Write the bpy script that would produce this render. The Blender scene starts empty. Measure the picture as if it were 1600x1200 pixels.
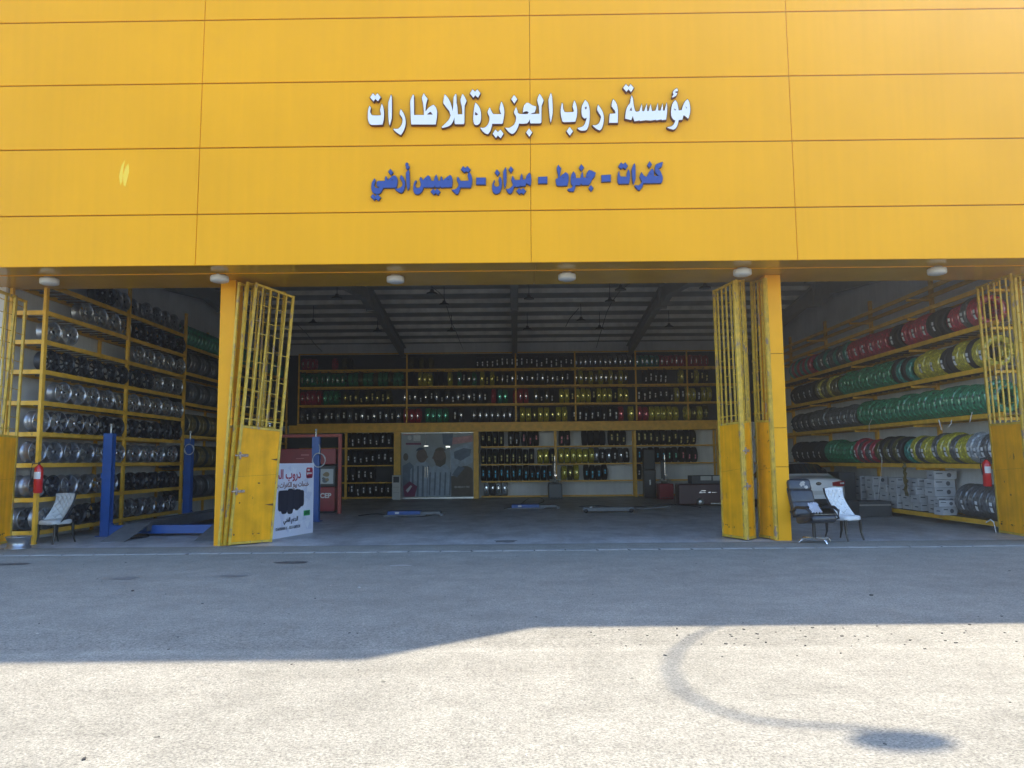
import bpy, bmesh, math, random
from mathutils import Vector, Matrix
from mathutils.geometry import tessellate_polygon
rad = math.radians
rng = random.Random(7)
S = bpy.context.scene
COL = S.collection

# ------------------------------------------------------------------ camera, sky, sun, exposure
PITCH, ROLL, YAW = 5.66, -0.53, 0.19
CAMR = Matrix.Rotation(rad(YAW), 3, 'Z') @ Matrix.Rotation(rad(90 + PITCH), 3, 'X') @ Matrix.Rotation(rad(ROLL), 3, 'Z')
EYE = Vector((0, 0, 1.6))
cam = bpy.data.cameras.new('camera')
camo = bpy.data.objects.new('camera', cam)
COL.objects.link(camo)
camo.matrix_world = Matrix.Translation(EYE) @ CAMR.to_4x4()
cam.sensor_width = 36
cam.lens = 27
cam.clip_end = 3000
S.camera = camo
S.render.resolution_x, S.render.resolution_y = 1024, 768

SUN_DIR = Vector((math.sin(rad(51)) * math.cos(rad(50)), math.cos(rad(51)) * math.cos(rad(50)), math.sin(rad(50))))
W = bpy.data.worlds.new("World")
S.world = W
W.use_nodes = True
wn = W.node_tree
sky = wn.nodes.new('ShaderNodeTexSky')
sky.sky_type = 'NISHITA'
sky.sun_disc = False
sky.sun_elevation = rad(50)
sky.sun_rotation = rad(51)
sky.air_density = 1.0
sky.dust_density = 0.1
sky.ozone_density = 3.5
bg = wn.nodes['Background']
bg.inputs['Strength'].default_value = 0.15
wn.links.new(sky.outputs[0], bg.inputs['Color'])
sl = bpy.data.lights.new('sun', 'SUN')
sl.energy = 3.15
sl.angle = rad(0.53)
sl.color = (1.0, 0.885, 0.69)
so = bpy.data.objects.new('sun', sl)
COL.objects.link(so)
so.rotation_euler = SUN_DIR.to_track_quat('Z', 'Y').to_euler()
so.location = (30, 25, 40)
S.view_settings.view_transform = 'Standard'
S.view_settings.look = 'None'
S.view_settings.exposure = 1.93
S.view_settings.gamma = 1
S.cycles.use_denoising = True
S.cycles.max_bounces = 8
S.cycles.diffuse_bounces = 5
S.cycles.caustics_reflective = False
S.cycles.caustics_refractive = False

# ------------------------------------------------------------------ picture point -> point in the place
def ray(px, py): return CAMR @ Vector(((px - 800) / 1200, -(py - 600) / 1200, -1))
def AY(px, py, Y): d = ray(px, py); return EYE + d * (Y / d.y)
def AX(px, py, X): d = ray(px, py); return EYE + d * (X / d.x)
def G(px, py, z=0.0): d = ray(px, py); return EYE + d * ((z - 1.6) / d.z)

# ------------------------------------------------------------------ materials
MATS = {}
def mat(name, col, rough=0.6, metal=0.0, var=0.0, vscale=3.0, bump=0.0, bscale=40.0, coat=0.0, spec=0.5,
        streak=0.0, chips=None, chipamt=0.62, chipscale=6.0, emit=None, alpha=1.0):
    if name in MATS: return MATS[name]
    m = bpy.data.materials.new(name); MATS[name] = m
    m.use_nodes = True
    t = m.node_tree; N, L = t.nodes, t.links
    b = N['Principled BSDF']
    b.inputs['Base Color'].default_value = (*col, 1)
    b.inputs['Roughness'].default_value = rough
    b.inputs['Metallic'].default_value = metal
    b.inputs['Coat Weight'].default_value = coat
    b.inputs['Coat Roughness'].default_value = 0.08
    b.inputs['Specular IOR Level'].default_value = spec
    src = None
    if var or streak or chips or bump:
        g = N.new('ShaderNodeNewGeometry')
    if var or streak or chips:
        rgb = N.new('ShaderNodeRGB'); rgb.outputs[0].default_value = (*col, 1)
        src = rgb.outputs[0]
        def mul(fac_socket, lo, hi):
            nonlocal src
            mr = N.new('ShaderNodeMapRange')
            mr.inputs['From Min'].default_value = 0.3; mr.inputs['From Max'].default_value = 0.7
            mr.inputs['To Min'].default_value = lo; mr.inputs['To Max'].default_value = hi
            L.new(fac_socket, mr.inputs['Value'])
            mx = N.new('ShaderNodeMix'); mx.data_type = 'RGBA'; mx.blend_type = 'MULTIPLY'
            mx.inputs['Factor'].default_value = 1
            L.new(src, mx.inputs[6]); L.new(mr.outputs[0], mx.inputs[7]); src = mx.outputs[2]
        if var:
            n = N.new('ShaderNodeTexNoise'); n.inputs['Scale'].default_value = vscale; n.inputs['Detail'].default_value = 6
            L.new(g.outputs['Position'], n.inputs['Vector']); mul(n.outputs['Fac'], 1 - var, 1 + var)
        if streak:
            mp = N.new('ShaderNodeMapping'); mp.inputs['Scale'].default_value = (9, 9, 0.35)
            n = N.new('ShaderNodeTexNoise'); n.inputs['Scale'].default_value = 1.0; n.inputs['Detail'].default_value = 5
            L.new(g.outputs['Position'], mp.inputs['Vector']); L.new(mp.outputs[0], n.inputs['Vector'])
            mul(n.outputs['Fac'], 1 - streak, 1 + streak * 0.5)
        if chips:
            mp = N.new('ShaderNodeMapping'); mp.inputs['Scale'].default_value = (1, 1, 0.45)
            n = N.new('ShaderNodeTexNoise'); n.inputs['Scale'].default_value = chipscale; n.inputs['Detail'].default_value = 9
            n.inputs['Roughness'].default_value = 0.7
            L.new(g.outputs['Position'], mp.inputs['Vector']); L.new(mp.outputs[0], n.inputs['Vector'])
            r = N.new('ShaderNodeValToRGB'); r.color_ramp.elements[0].position = chipamt; r.color_ramp.elements[1].position = chipamt + 0.03
            L.new(n.outputs['Fac'], r.inputs['Fac'])
            mx = N.new('ShaderNodeMix'); mx.data_type = 'RGBA'; mx.inputs[7].default_value = (*chips, 1)
            L.new(r.outputs['Color'], mx.inputs['Factor']); L.new(src, mx.inputs[6]); src = mx.outputs[2]
        L.new(src, b.inputs['Base Color'])
    if bump:
        n2 = N.new('ShaderNodeTexNoise'); n2.inputs['Scale'].default_value = bscale; n2.inputs['Detail'].default_value = 4
        bp = N.new('ShaderNodeBump'); bp.inputs['Strength'].default_value = bump; bp.inputs['Distance'].default_value = 0.02
        L.new(g.outputs['Position'], n2.inputs['Vector']); L.new(n2.outputs['Fac'], bp.inputs['Height'])
        L.new(bp.outputs[0], b.inputs['Normal'])
    if emit:
        b.inputs['Emission Color'].default_value = (*emit, 1); b.inputs['Emission Strength'].default_value = 1
    if alpha < 1: b.inputs['Alpha'].default_value = alpha
    return m

YEL = (0.89, 0.395, 0.004)
m_fascia = mat('yellow_cladding', YEL, 0.40, var=0.04, vscale=0.5, streak=0.025, bump=0.05, bscale=1.2, spec=0.15)
m_soffit = mat('yellow_soffit', (0.62, 0.33, 0.012), 0.16, var=0.08, vscale=2.0, spec=0.6)  # darker than the fascia: weaker light from below is put into the colour
m_pillar = mat('yellow_pillar_cladding', (0.86, 0.39, 0.006), 0.4, var=0.05, vscale=2, spec=0.2)
m_gate = mat('yellow_gate_paint', (0.84, 0.375, 0.006), 0.42, var=0.14, vscale=3, streak=0.17, chips=(0.10, 0.055, 0.03), chipamt=0.655, chipscale=4, bump=0.04, bscale=4, spec=0.2)
m_gatebar = mat('worn_yellow_gate_bar', (0.58, 0.37, 0.035), 0.5, var=0.25, vscale=9, chips=(0.30, 0.20, 0.13), chipamt=0.57, chipscale=9)
m_rackbar = mat('yellow_rack_steel', (0.82, 0.46, 0.04), 0.45, var=0.15, vscale=5, chips=(0.15, 0.08, 0.03), chipamt=0.66, chipscale=14)
m_shelf = mat('shelf_slat_steel', (0.16, 0.12, 0.07), 0.6, var=0.2)
m_joint = mat('dark_joint', (0.30, 0.15, 0.01), 0.8)
m_steel = mat('galvanised_steel', (0.55, 0.55, 0.53), 0.35, metal=0.8, var=0.15, vscale=20)
m_rust = mat('rusty_latch_steel', (0.35, 0.26, 0.20), 0.6, metal=0.4, var=0.5, vscale=30)
m_wall = mat('pale_plaster_wall', (0.70, 0.71, 0.71), 0.85, var=0.10, vscale=1.2, streak=0.06)
m_roof = mat('roof_sheet', (0.33, 0.33, 0.32), 0.7, var=0.2, vscale=1.5)
m_purlin = mat('galvanised_purlin', (0.76, 0.74, 0.68), 0.55, metal=0.2, var=0.15, vscale=3)
m_rafter = mat('grey_rafter_paint', (0.27, 0.27, 0.26), 0.6, var=0.1)
m_dark = mat('black_plastic', (0.02, 0.02, 0.022), 0.45)
m_black_metal = mat('black_enamel', (0.018, 0.018, 0.02), 0.35)
m_white = mat('white_plastic', (0.62, 0.62, 0.61), 0.4)
m_lens = mat('frosted_lamp_lens', (0.62, 0.64, 0.66), 0.25, var=0.15, vscale=40)
m_blue = mat('blue_lift_paint', (0.015, 0.08, 0.30), 0.4, var=0.15, vscale=6, chips=(0.05, 0.05, 0.06), chipamt=0.68)
m_plate = mat('dark_ramp_steel', (0.14, 0.15, 0.16), 0.55, var=0.2, vscale=8)
m_red = mat('red_machine_paint', (0.26, 0.012, 0.018), 0.4, var=0.15, vscale=5)
m_redpipe = mat('faded_red_pipe', (0.36, 0.06, 0.045), 0.5, var=0.15, vscale=6)
m_ext = mat('extinguisher_red', (0.55, 0.015, 0.015), 0.25, coat=0.4)
m_letter = mat('white_sign_face', (0.80, 0.77, 0.75), 0.3)
m_letter_side = mat('dark_red_sign_return', (0.085, 0.008, 0.008), 0.5)
m_bluelet = mat('blue_sign_face', (0.014, 0.05, 0.25), 0.35)
m_bluelet_side = mat('navy_sign_return', (0.015, 0.03, 0.12), 0.5)
m_glass = mat('dark_glass', (0.02, 0.025, 0.03), 0.05, coat=0.5)
m_chrome = mat('chrome', (0.75, 0.75, 0.76), 0.12, metal=1)

# ------------------------------------------------------------------ mesh helpers
class MB:
    def __init__(s): s.v, s.f, s.m, s.sm = [], [], [], []
    def add(s, vs, fs, mi=0, smooth=False):
        o = len(s.v); s.v += [tuple(v) for v in vs]
        for f in fs: s.f.append(tuple(i + o for i in f)); s.m.append(mi); s.sm.append(smooth)
    def box(s, c, d, mi=0, rot=None, M=None):
        x, y, z = d[0] / 2, d[1] / 2, d[2] / 2
        vs = [Vector(p) for p in ((-x,-y,-z),(x,-y,-z),(x,y,-z),(-x,y,-z),(-x,-y,z),(x,-y,z),(x,y,z),(-x,y,z))]
        if rot is not None: vs = [rot @ v for v in vs]
        vs = [v + Vector(c) for v in vs]
        if M is not None: vs = [M @ v for v in vs]
        s.add(vs, [(0,3,2,1),(4,5,6,7),(0,1,5,4),(1,2,6,5),(2,3,7,6),(3,0,4,7)], mi)
    def b2(s, a, b, mi=0): 
        s.box([(a[i] + b[i]) / 2 for i in range(3)], [abs(b[i] - a[i]) for i in range(3)], mi)
    def bar(s, a, b, w, h=None, mi=0, up=(0, 0, 1)):
        a, b = Vector(a), Vector(b); d = b - a
        if d.length < 1e-6: return
        z = d.normalized(); u = Vector(up)
        if abs(z.dot(u)) > 0.98: u = Vector((0, 1, 0))
        x = u.cross(z).normalized(); y = z.cross(x)
        h = h or w
        vs = [p + x * sx * w / 2 + y * sy * h / 2 for p in (a, b) for sx, sy in ((-1,-1),(1,-1),(1,1),(-1,1))]
        s.add(vs, [(0,3,2,1),(4,5,6,7),(0,1,5,4),(1,2,6,5),(2,3,7,6),(3,0,4,7)], mi)
    def tube(s, pts, r, n=8, mi=0, cap=True, rs=None):
        pts = [Vector(p) for p in pts]; rings = []
        up = Vector((0, 0, 1))
        for i, p in enumerate(pts):
            d = (pts[min(i + 1, len(pts) - 1)] - pts[max(i - 1, 0)]).normalized()
            u = up if abs(d.dot(up)) < 0.95 else Vector((1, 0, 0))
            x = u.cross(d).normalized(); y = d.cross(x)
            rr = rs[i] if rs else r
            rings.append([p + (x * math.cos(2 * math.pi * k / n) + y * math.sin(2 * math.pi * k / n)) * rr for k in range(n)])
        vs = [v for R_ in rings for v in R_]; fs = []
        for i in range(len(pts) - 1):
            for k in range(n):
                a = i * n + k; b = i * n + (k + 1) % n
                fs.append((a, b, b + n, a + n))
        s.add(vs, fs, mi, True)
        if cap:
            s.add(rings[0], [tuple(range(n))[::-1]], mi); s.add(rings[-1], [tuple(range(n))], mi)
    def lathe(s, prof, n=32, mi=0, axis='Z', c=(0, 0, 0), smooth=True, close=False, M=None, mats=None):
        vs = []; c = Vector(c)
        for r, h in prof:
            for k in range(n):
                a = 2 * math.pi * k / n
                if axis == 'Z': p = Vector((r * math.cos(a), r * math.sin(a), h))
                elif axis == 'Y': p = Vector((r * math.cos(a), h, r * math.sin(a)))
                else: p = Vector((h, r * math.cos(a), r * math.sin(a)))
                p = p + c
                vs.append(M @ p if M is not None else p)
        o = len(s.v); s.v += [tuple(v) for v in vs]
        m = len(prof)
        for i in range(m if close else m - 1):
            j = (i + 1) % m
            for k in range(n):
                k2 = (k + 1) % n
                s.f.append((o + i * n + k, o + i * n + k2, o + j * n + k2, o + j * n + k))
                s.m.append(mats(i, k) if mats else mi); s.sm.append(smooth)
    def poly(s, loops, to, n, depth, mi_face=0, mi_side=1, bevel=0):
        """outline loops (2D) -> raised solid; to(x,y) gives the point, n the outward normal, depth the thickness"""
        L3 = [[Vector((x, y, 0)) for x, y in lp] for lp in loops]
        flat = [p for lp in L3 for p in lp]
        tris = tessellate_polygon(L3)
        base = [to(p.x, p.y) for p in flat]
        top = [p + n * depth for p in base]
        fs = []
        for t in tris:
            a, b, c = (top[i] for i in t)
            fs.append(t if (b - a).cross(c - a).dot(n) > 0 else t[::-1])
        s.add(top, fs, mi_face)
        o = 0
        for lp in loops:
            k = len(lp)
            vs = base[o:o + k] + top[o:o + k]
            s.add(vs, [(i, (i + 1) % k, k + (i + 1) % k, k + i) for i in range(k)], mi_side)
            o += k
    def build(s, name, mats, parent=None, loc=None, bevel=0, fixn=False, link=True):
        me = bpy.data.meshes.new(name)
        if loc is not None:
            l = Vector(loc); me.from_pydata([tuple(Vector(v) - l) for v in s.v], [], s.f)
        else: me.from_pydata(s.v, [], s.f)
        if not isinstance(mats, (list, tuple)): mats = [mats]
        for m in mats: me.materials.append(m)
        me.polygons.foreach_set('material_index', s.m)
        me.polygons.foreach_set('use_smooth', s.sm)
        me.update()
        if fixn:
            bm = bmesh.new(); bm.from_mesh(me); bmesh.ops.remove_doubles(bm, verts=bm.verts, dist=1e-5)
            bmesh.ops.recalc_face_normals(bm, faces=bm.faces); bm.to_mesh(me); bm.free()
        o = bpy.data.objects.new(name, me)
        if loc is not None: o.location = loc
        if link: COL.objects.link(o)
        if parent: o.parent = parent
        if bevel:
            b = o.modifiers.new('bevel', 'BEVEL'); b.width = bevel; b.segments = 2; b.limit_method = 'ANGLE'; b.angle_limit = rad(40)
        return o

def tag(o, label, cat, group=None):
    o['label'] = label; o['category'] = cat
    if group: o['group'] = group
    return o
def thing(name, label, cat, loc=(0, 0, 0), rz=0, group=None):
    o = bpy.data.objects.new(name, None); COL.objects.link(o)
    o.empty_display_size = 0.2
    o.location = loc; o.rotation_euler = (0, 0, rz)
    return tag(o, label, cat, group)
def struct(o): o['kind'] = 'structure'; return o
def stuff(o): o['kind'] = 'stuff'; return o
def copy_thing(o, loc, rz=None, label=None, group=None, rot=None):
    r = o.copy(); COL.objects.link(r); r.location = loc
    if rz is not None: r.rotation_euler = (0, 0, rz)
    if rot is not None: r.rotation_euler = rot
    if label: r['label'] = label
    if group: r['group'] = group
    for ch in o.children:
        c = ch.copy(); COL.objects.link(c); c.parent = r
        for g in ch.children:
            d = g.copy(); COL.objects.link(d); d.parent = c
    return r
ONES = ['zeroth','first','second','third','fourth','fifth','sixth','seventh','eighth','ninth','tenth','eleventh','twelfth','thirteenth','fourteenth','fifteenth','sixteenth','seventeenth','eighteenth','nineteenth']
def ordn(i):
    if i < 20: return ONES[i]
    t = {2: 'twent', 3: 'thirt', 4: 'fort', 5: 'fift', 6: 'sixt', 7: 'sevent', 8: 'eight', 9: 'ninet'}[i // 10]
    return t + 'ieth' if i % 10 == 0 else t + 'y-' + ONES[i % 10]

# Arabic letter forms: isolated, final, initial, medial
AR = {'ا': 'ﺍﺎﺍﺎ', 'د': 'ﺩﺪﺩﺪ', 'ر': 'ﺭﺮﺭﺮ', 'و': 'ﻭﻮﻭﻮ', 'ب': 'ﺏﺐﺑﺒ', 'ل': 'ﻝﻞﻟﻠ', 'ج': 'ﺝﺞﺟﺠ', 'ز': 'ﺯﺰﺯﺰ', 'ي': 'ﻱﻲﻳﻴ',
      'ة': 'ﺓﺔﺓﺔ', 'خ': 'ﺥﺦﺧﺨ', 'م': 'ﻡﻢﻣﻤ', 'ت': 'ﺕﺖﺗﺘ', 'ع': 'ﻉﻊﻋﻌ', 'ك': 'ﻙﻚﻛﻜ', 'ف': 'ﻑﻒﻓﻔ', 'ق': 'ﻕﻖﻗﻘ', 'س': 'ﺱﺲﺳﺴ',
      'ط': 'ﻁﻂﻃﻄ', 'ن': 'ﻥﻦﻧﻨ'}
def shape(t):
    out = []
    nc = 'ادروزة '
    for i, ch in enumerate(t):
        if ch not in AR: out.append(ch); continue
        p = i > 0 and t[i - 1] in AR and t[i - 1] not in nc
        n = i < len(t) - 1 and t[i + 1] in AR and ch not in nc
        out.append(AR[ch][(1 if p else 0) + (2 if n else 0)])
    return ''.join(reversed(out))
def text_mesh(txt, size, align='CENTER', bold=0.0, ext=0.001):
    c = bpy.data.curves.new('lettering', 'FONT'); c.body = txt; c.size = size; c.align_x = align; c.align_y = 'CENTER'
    c.extrude = ext; c.offset = bold
    o = bpy.data.objects.new('lettering', c); COL.objects.link(o)
    bpy.context.view_layer.update()
    me = bpy.data.meshes.new_from_object(o.evaluated_get(bpy.context.evaluated_depsgraph_get()))
    bpy.data.objects.remove(o); bpy.data.curves.remove(c)
    return me
def text_obj(name, txt, size, m, parent, M, align='CENTER', bold=0.0, sx=1.0, width=None):
    me = text_mesh(txt, size, align, bold); me.materials.clear(); me.materials.append(m); me.name = name
    if width and len(me.vertices):
        xs = [v.co.x for v in me.vertices]; sx = width / max(1e-3, max(xs) - min(xs))
    me.transform(Matrix.Diagonal((sx, 1, 1, 1)))
    o = bpy.data.objects.new(name, me); COL.objects.link(o); o.parent = parent; o.matrix_local = M
    return o

# ------------------------------------------------------------------ ground
def ground_material(name, inside=False):
    m = bpy.data.materials.new(name); m.use_nodes = True
    t = m.node_tree; N, L = t.nodes, t.links; b = N['Principled BSDF']
    g = N.new('ShaderNodeNewGeometry')
    def noise(scale, det=4, sc=None, rough=0.55):
        n = N.new('ShaderNodeTexNoise'); n.inputs['Scale'].default_value = scale; n.inputs['Detail'].default_value = det
        n.inputs['Roughness'].default_value = rough
        if sc:
            mp = N.new('ShaderNodeMapping'); mp.inputs['Scale'].default_value = sc
            L.new(g.outputs['Position'], mp.inputs['Vector']); L.new(mp.outputs[0], n.inputs['Vector'])
        else: L.new(g.outputs['Position'], n.inputs['Vector'])
        return n.outputs['Fac']
    def ramp(f, stops):
        r = N.new('ShaderNodeValToRGB'); e = r.color_ramp.elements
        e[0].position, e[0].color = stops[0][0], (*stops[0][1], 1); e[1].position, e[1].color = stops[-1][0], (*stops[-1][1], 1)
        for p, c in stops[1:-1]: x = e.new(p); x.color = (*c, 1)
        L.new(f, r.inputs['Fac']); return r.outputs['Color']
    def mix(mode, a, b_, f=1.0):
        x = N.new('ShaderNodeMix'); x.data_type = 'RGBA'; x.blend_type = mode
        if isinstance(f, float): x.inputs['Factor'].default_value = f
        else: L.new(f, x.inputs['Factor'])
        L.new(a, x.inputs[6]); L.new(b_, x.inputs[7]); return x.outputs[2]
    if inside: base = ramp(noise(0.6, 6), [(0.3, (0.44, 0.445, 0.445)), (0.7, (0.57, 0.575, 0.575))])
    else: base = ramp(noise(0.35, 6), [(0.3, (0.268, 0.256, 0.220)), (0.7, (0.322, 0.308, 0.265))])
    grain = ramp(noise(55, 3, rough=0.7), [(0.34, (0.46,) * 3), (0.50, (1.0,) * 3), (0.66, (1.38,) * 3)])
    col = mix('MULTIPLY', base, grain, 0.45 if inside else 0.9)
    grain2 = ramp(noise(17, 4, rough=0.65), [(0.36, (0.78,) * 3), (0.6, (1.08,) * 3)])
    col = mix('MULTIPLY', col, grain2, 0.8)
    streaks = ramp(noise(1.0, 6, (0.25, 1.6, 1)), [(0.38, (0.82,) * 3), (0.62, (1.06,) * 3)])
    col = mix('MULTIPLY', col, streaks, 0.28)
    mot = ramp(noise(2.4, 5, rough=0.65), [(0.36, (0.86,) * 3), (0.64, (1.08,) * 3)])
    col = mix('MULTIPLY', col, mot, 0.9)
    stain = ramp(noise(0.9, 3, (0.7, 1.2, 1)), [(0.70, (1.0,) * 3), (0.76, (0.6,) * 3)])
    col = mix('MULTIPLY', col, stain, 0.9)
    vo = N.new('ShaderNodeTexVoronoi'); vo.inputs['Scale'].default_value = 1.6
    L.new(g.outputs['Position'], vo.inputs['Vector'])
    dots = ramp(vo.outputs['Distance'], [(0.02, (0.3,) * 3), (0.035, (1.0,) * 3)])
    col = mix('MULTIPLY', col, dots, 0.8)
    if inside:
        sc_ = ramp(noise(0.8, 7, (1.6, 0.7, 1), 0.7), [(0.46, (1.0,) * 3), (0.60, (0.62,) * 3)])
        col = mix('MULTIPLY', col, sc_, 0.8)
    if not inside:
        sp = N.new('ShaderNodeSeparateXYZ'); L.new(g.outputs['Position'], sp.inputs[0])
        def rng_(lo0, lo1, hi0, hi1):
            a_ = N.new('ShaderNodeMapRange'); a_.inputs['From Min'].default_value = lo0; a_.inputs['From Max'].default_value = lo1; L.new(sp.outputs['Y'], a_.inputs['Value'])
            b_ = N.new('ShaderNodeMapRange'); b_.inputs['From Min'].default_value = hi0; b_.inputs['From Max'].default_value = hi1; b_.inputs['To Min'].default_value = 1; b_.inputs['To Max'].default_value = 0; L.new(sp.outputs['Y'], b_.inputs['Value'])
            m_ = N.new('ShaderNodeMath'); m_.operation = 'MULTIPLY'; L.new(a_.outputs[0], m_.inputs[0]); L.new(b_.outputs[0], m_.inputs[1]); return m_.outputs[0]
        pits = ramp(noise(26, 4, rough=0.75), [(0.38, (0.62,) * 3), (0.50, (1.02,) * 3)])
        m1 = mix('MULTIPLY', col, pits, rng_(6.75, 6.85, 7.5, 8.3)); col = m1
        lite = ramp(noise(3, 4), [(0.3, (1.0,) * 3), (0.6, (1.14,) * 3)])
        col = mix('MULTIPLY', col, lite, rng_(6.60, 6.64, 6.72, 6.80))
    L.new(col, b.inputs['Base Color'])
    b.inputs['Roughness'].default_value = 0.42 if inside else 0.92
    b.inputs['Specular IOR Level'].default_value = 0.35 if inside else 0.2
    bp = N.new('ShaderNodeBump'); bp.inputs['Strength'].default_value = 0.25 if inside else 0.65; bp.inputs['Distance'].default_value = 0.008
    L.new(noise(70, 3, rough=0.7), bp.inputs['Height']); L.new(bp.outputs[0], b.inputs['Normal'])
    return m
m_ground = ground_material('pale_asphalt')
m_floor = ground_material('workshop_concrete', True)
mb = MB()
mb.add([(-70, -70, 0), (70, -70, 0), (70, 70, 0), (-70, 70, 0)], [(0, 1, 2, 3)])
struct(mb.build('ground', m_ground))
mb = MB()
mb.add([(-11.3, 14.9, 0.004), (11.3, 14.9, 0.004), (11.3, 33.4, 0.004), (-11.3, 33.4, 0.004)], [(0, 1, 2, 3)])
struct(mb.build('shop_floor', m_floor))
# flush kerb stones along the front of the shop
mb = MB(); x = -13.0
m_kerb = mat('concrete_kerb', (0.29, 0.28, 0.265), 0.9, var=0.25, vscale=4, bump=0.3, bscale=60)
while x < 13:
    w = 0.555
    yy = 13.72 + (x + 8.6) * 0.008
    mb.box((x + w / 2, yy + 0.07, -0.045 + rng.uniform(0, 0.006)), (w - rng.uniform(0.012, 0.03), 0.15, 0.11), rot=Matrix.Rotation(rng.uniform(-.006, .006), 3, 'Z'))
    if rng.random() < .85: mb.box((x, yy + .07 + rng.uniform(-.03, .03), .004), (rng.uniform(.02, .05), rng.uniform(.08, .17), .012), 1, rot=Matrix.Rotation(rng.uniform(-.5, .5), 3, 'Z'))
    x += w
struct(mb.build('kerb', [m_kerb, mat('kerb_joint', (.035, .033, .03), .9)], bevel=0.008))
# damp and oil patches with their own outlines
def patch(pts, z, m):
    mb = MB(); mb.add([(p[0], p[1], z) for p in pts], [tuple(range(len(pts)))]); return struct(mb.build('oil_stain', m))
m_oil = mat('oil_soaked_asphalt', (0.075, 0.072, 0.068), 0.75, var=0.4, vscale=14, bump=0.4, bscale=60)
m_damp = mat('damp_asphalt', (0.17, 0.165, 0.155), 0.8, var=0.3, vscale=10, bump=0.4, bscale=60)
def blob(px, py, w, h, m, seed):
    r = random.Random(seed); c = G(px, py); n = 22; pts = []
    k = [r.uniform(0.6, 1.15) for _ in range(n)]
    for i in range(n):
        a = 2 * math.pi * i / n; rr = (k[i] + k[i - 1]) / 2
        pts.append((c.x + math.cos(a) * w / 2 * rr, c.y + math.sin(a) * h / 2 * rr))
    patch(pts, 0.005, m)
blob(457, 879, 0.62, 0.34, m_oil, 3); blob(12, 882, 0.75, 0.3, m_oil, 5); blob(195, 904, 0.4, 0.35, m_damp, 8)
blob(625, 884, 0.4, 0.2, mat('pale_patch', (0.36, 0.34, 0.31), 0.9, var=.2, vscale=20), 9); blob(790, 846, 0.55, 0.5, m_damp, 11); blob(365, 900, 0.45, 0.25, m_damp, 12)
# loose grit and leaf bits
mb = MB(); r = random.Random(21)
for i in range(110):
    x = r.uniform(-8, 8); y = r.uniform(2.6, 13.4)
    s_ = r.choice((0.006, 0.008, 0.010, 0.012, 0.018)) * r.uniform(.7, 1.3)
    mb.box((x, y, s_ * 0.2), (s_ * 1.8, s_, s_ * 0.5), mi=0 if r.random() < .8 else 1, rot=Matrix.Rotation(r.uniform(0, 3), 3, 'Z') @ Matrix.Rotation(r.uniform(-.4, .4), 3, 'X'))
for i in range(90):
    x = r.uniform(0.6, 6.5); y = 7.1 + r.gauss(0, .28); s_ = r.choice((0.008, 0.011, 0.015))
    mb.box((x, y, s_ * .2), (s_ * 1.8, s_, s_ * .5), mi=0, rot=Matrix.Rotation(r.uniform(0, 3), 3, 'Z'))
stuff(mb.build('litter', [mat('dark_grit', (0.05, 0.045, 0.04), 0.8), mat('pale_grit', (0.42, 0.4, 0.37), 0.7)]))

# ------------------------------------------------------------------ building
YF, YC, ZS = 13.80, 15.08, 5.24
bld = thing('workshop_building', 'wide yellow clad tyre workshop with three tall open bays under a deep fascia', 'building', (0, YC, 0))
bi = Matrix.Translation((0, -YC, 0))
def bpart(mb, name, mats, bevel=0):
    o = mb.build(name, mats, bevel=bevel); o.parent = bld; o.matrix_parent_inverse = bi; return o
def zat(px, py): return AY(px, py, YF).z
seams_z = [(zat(0, 36.7), zat(1600, 13)), (zat(0, 135), zat(1600, 114)), (zat(0, 235.5), zat(1600, 216)), (zat(0, 339), zat(1600, 320)), (zat(0, 417.5), zat(1600, 403))]
def zl(i, x):
    if i >= 0: a, b = seams_z[i]; return a + (b - a) * (x + 9.6) / 19.2
    a, b = seams_z[0]; return a + (b - a) * (x + 9.6) / 19.2 + 1.25 * -i
vx = [(AY(320.8, 0, YF).x, AY(305, 414, YF).x), (AY(827, 0, YF).x, AY(830, 405, YF).x), (AY(1227, 0, YF).x, AY(1246.5, 405, YF).x)]
def vseam(k, z): a, b = vx[k]; return b + (a - b) * (z - 5.24) / (10.0 - 5.24)
TOPL, TOPR, XSTEP = 14.05, 11.83, 7.9
mb = MB()
mb.b2((-15, YF + 0.030, ZS + 0.03), (XSTEP, YF + 0.5, TOPL - .1), 1)
mb.b2((XSTEP, YF + 0.030, ZS + 0.03), (21, YF + 0.5, TOPR - .1), 1)
rows = [-4, -3, -2, -1, 0, 1, 2, 3, 4]
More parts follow.
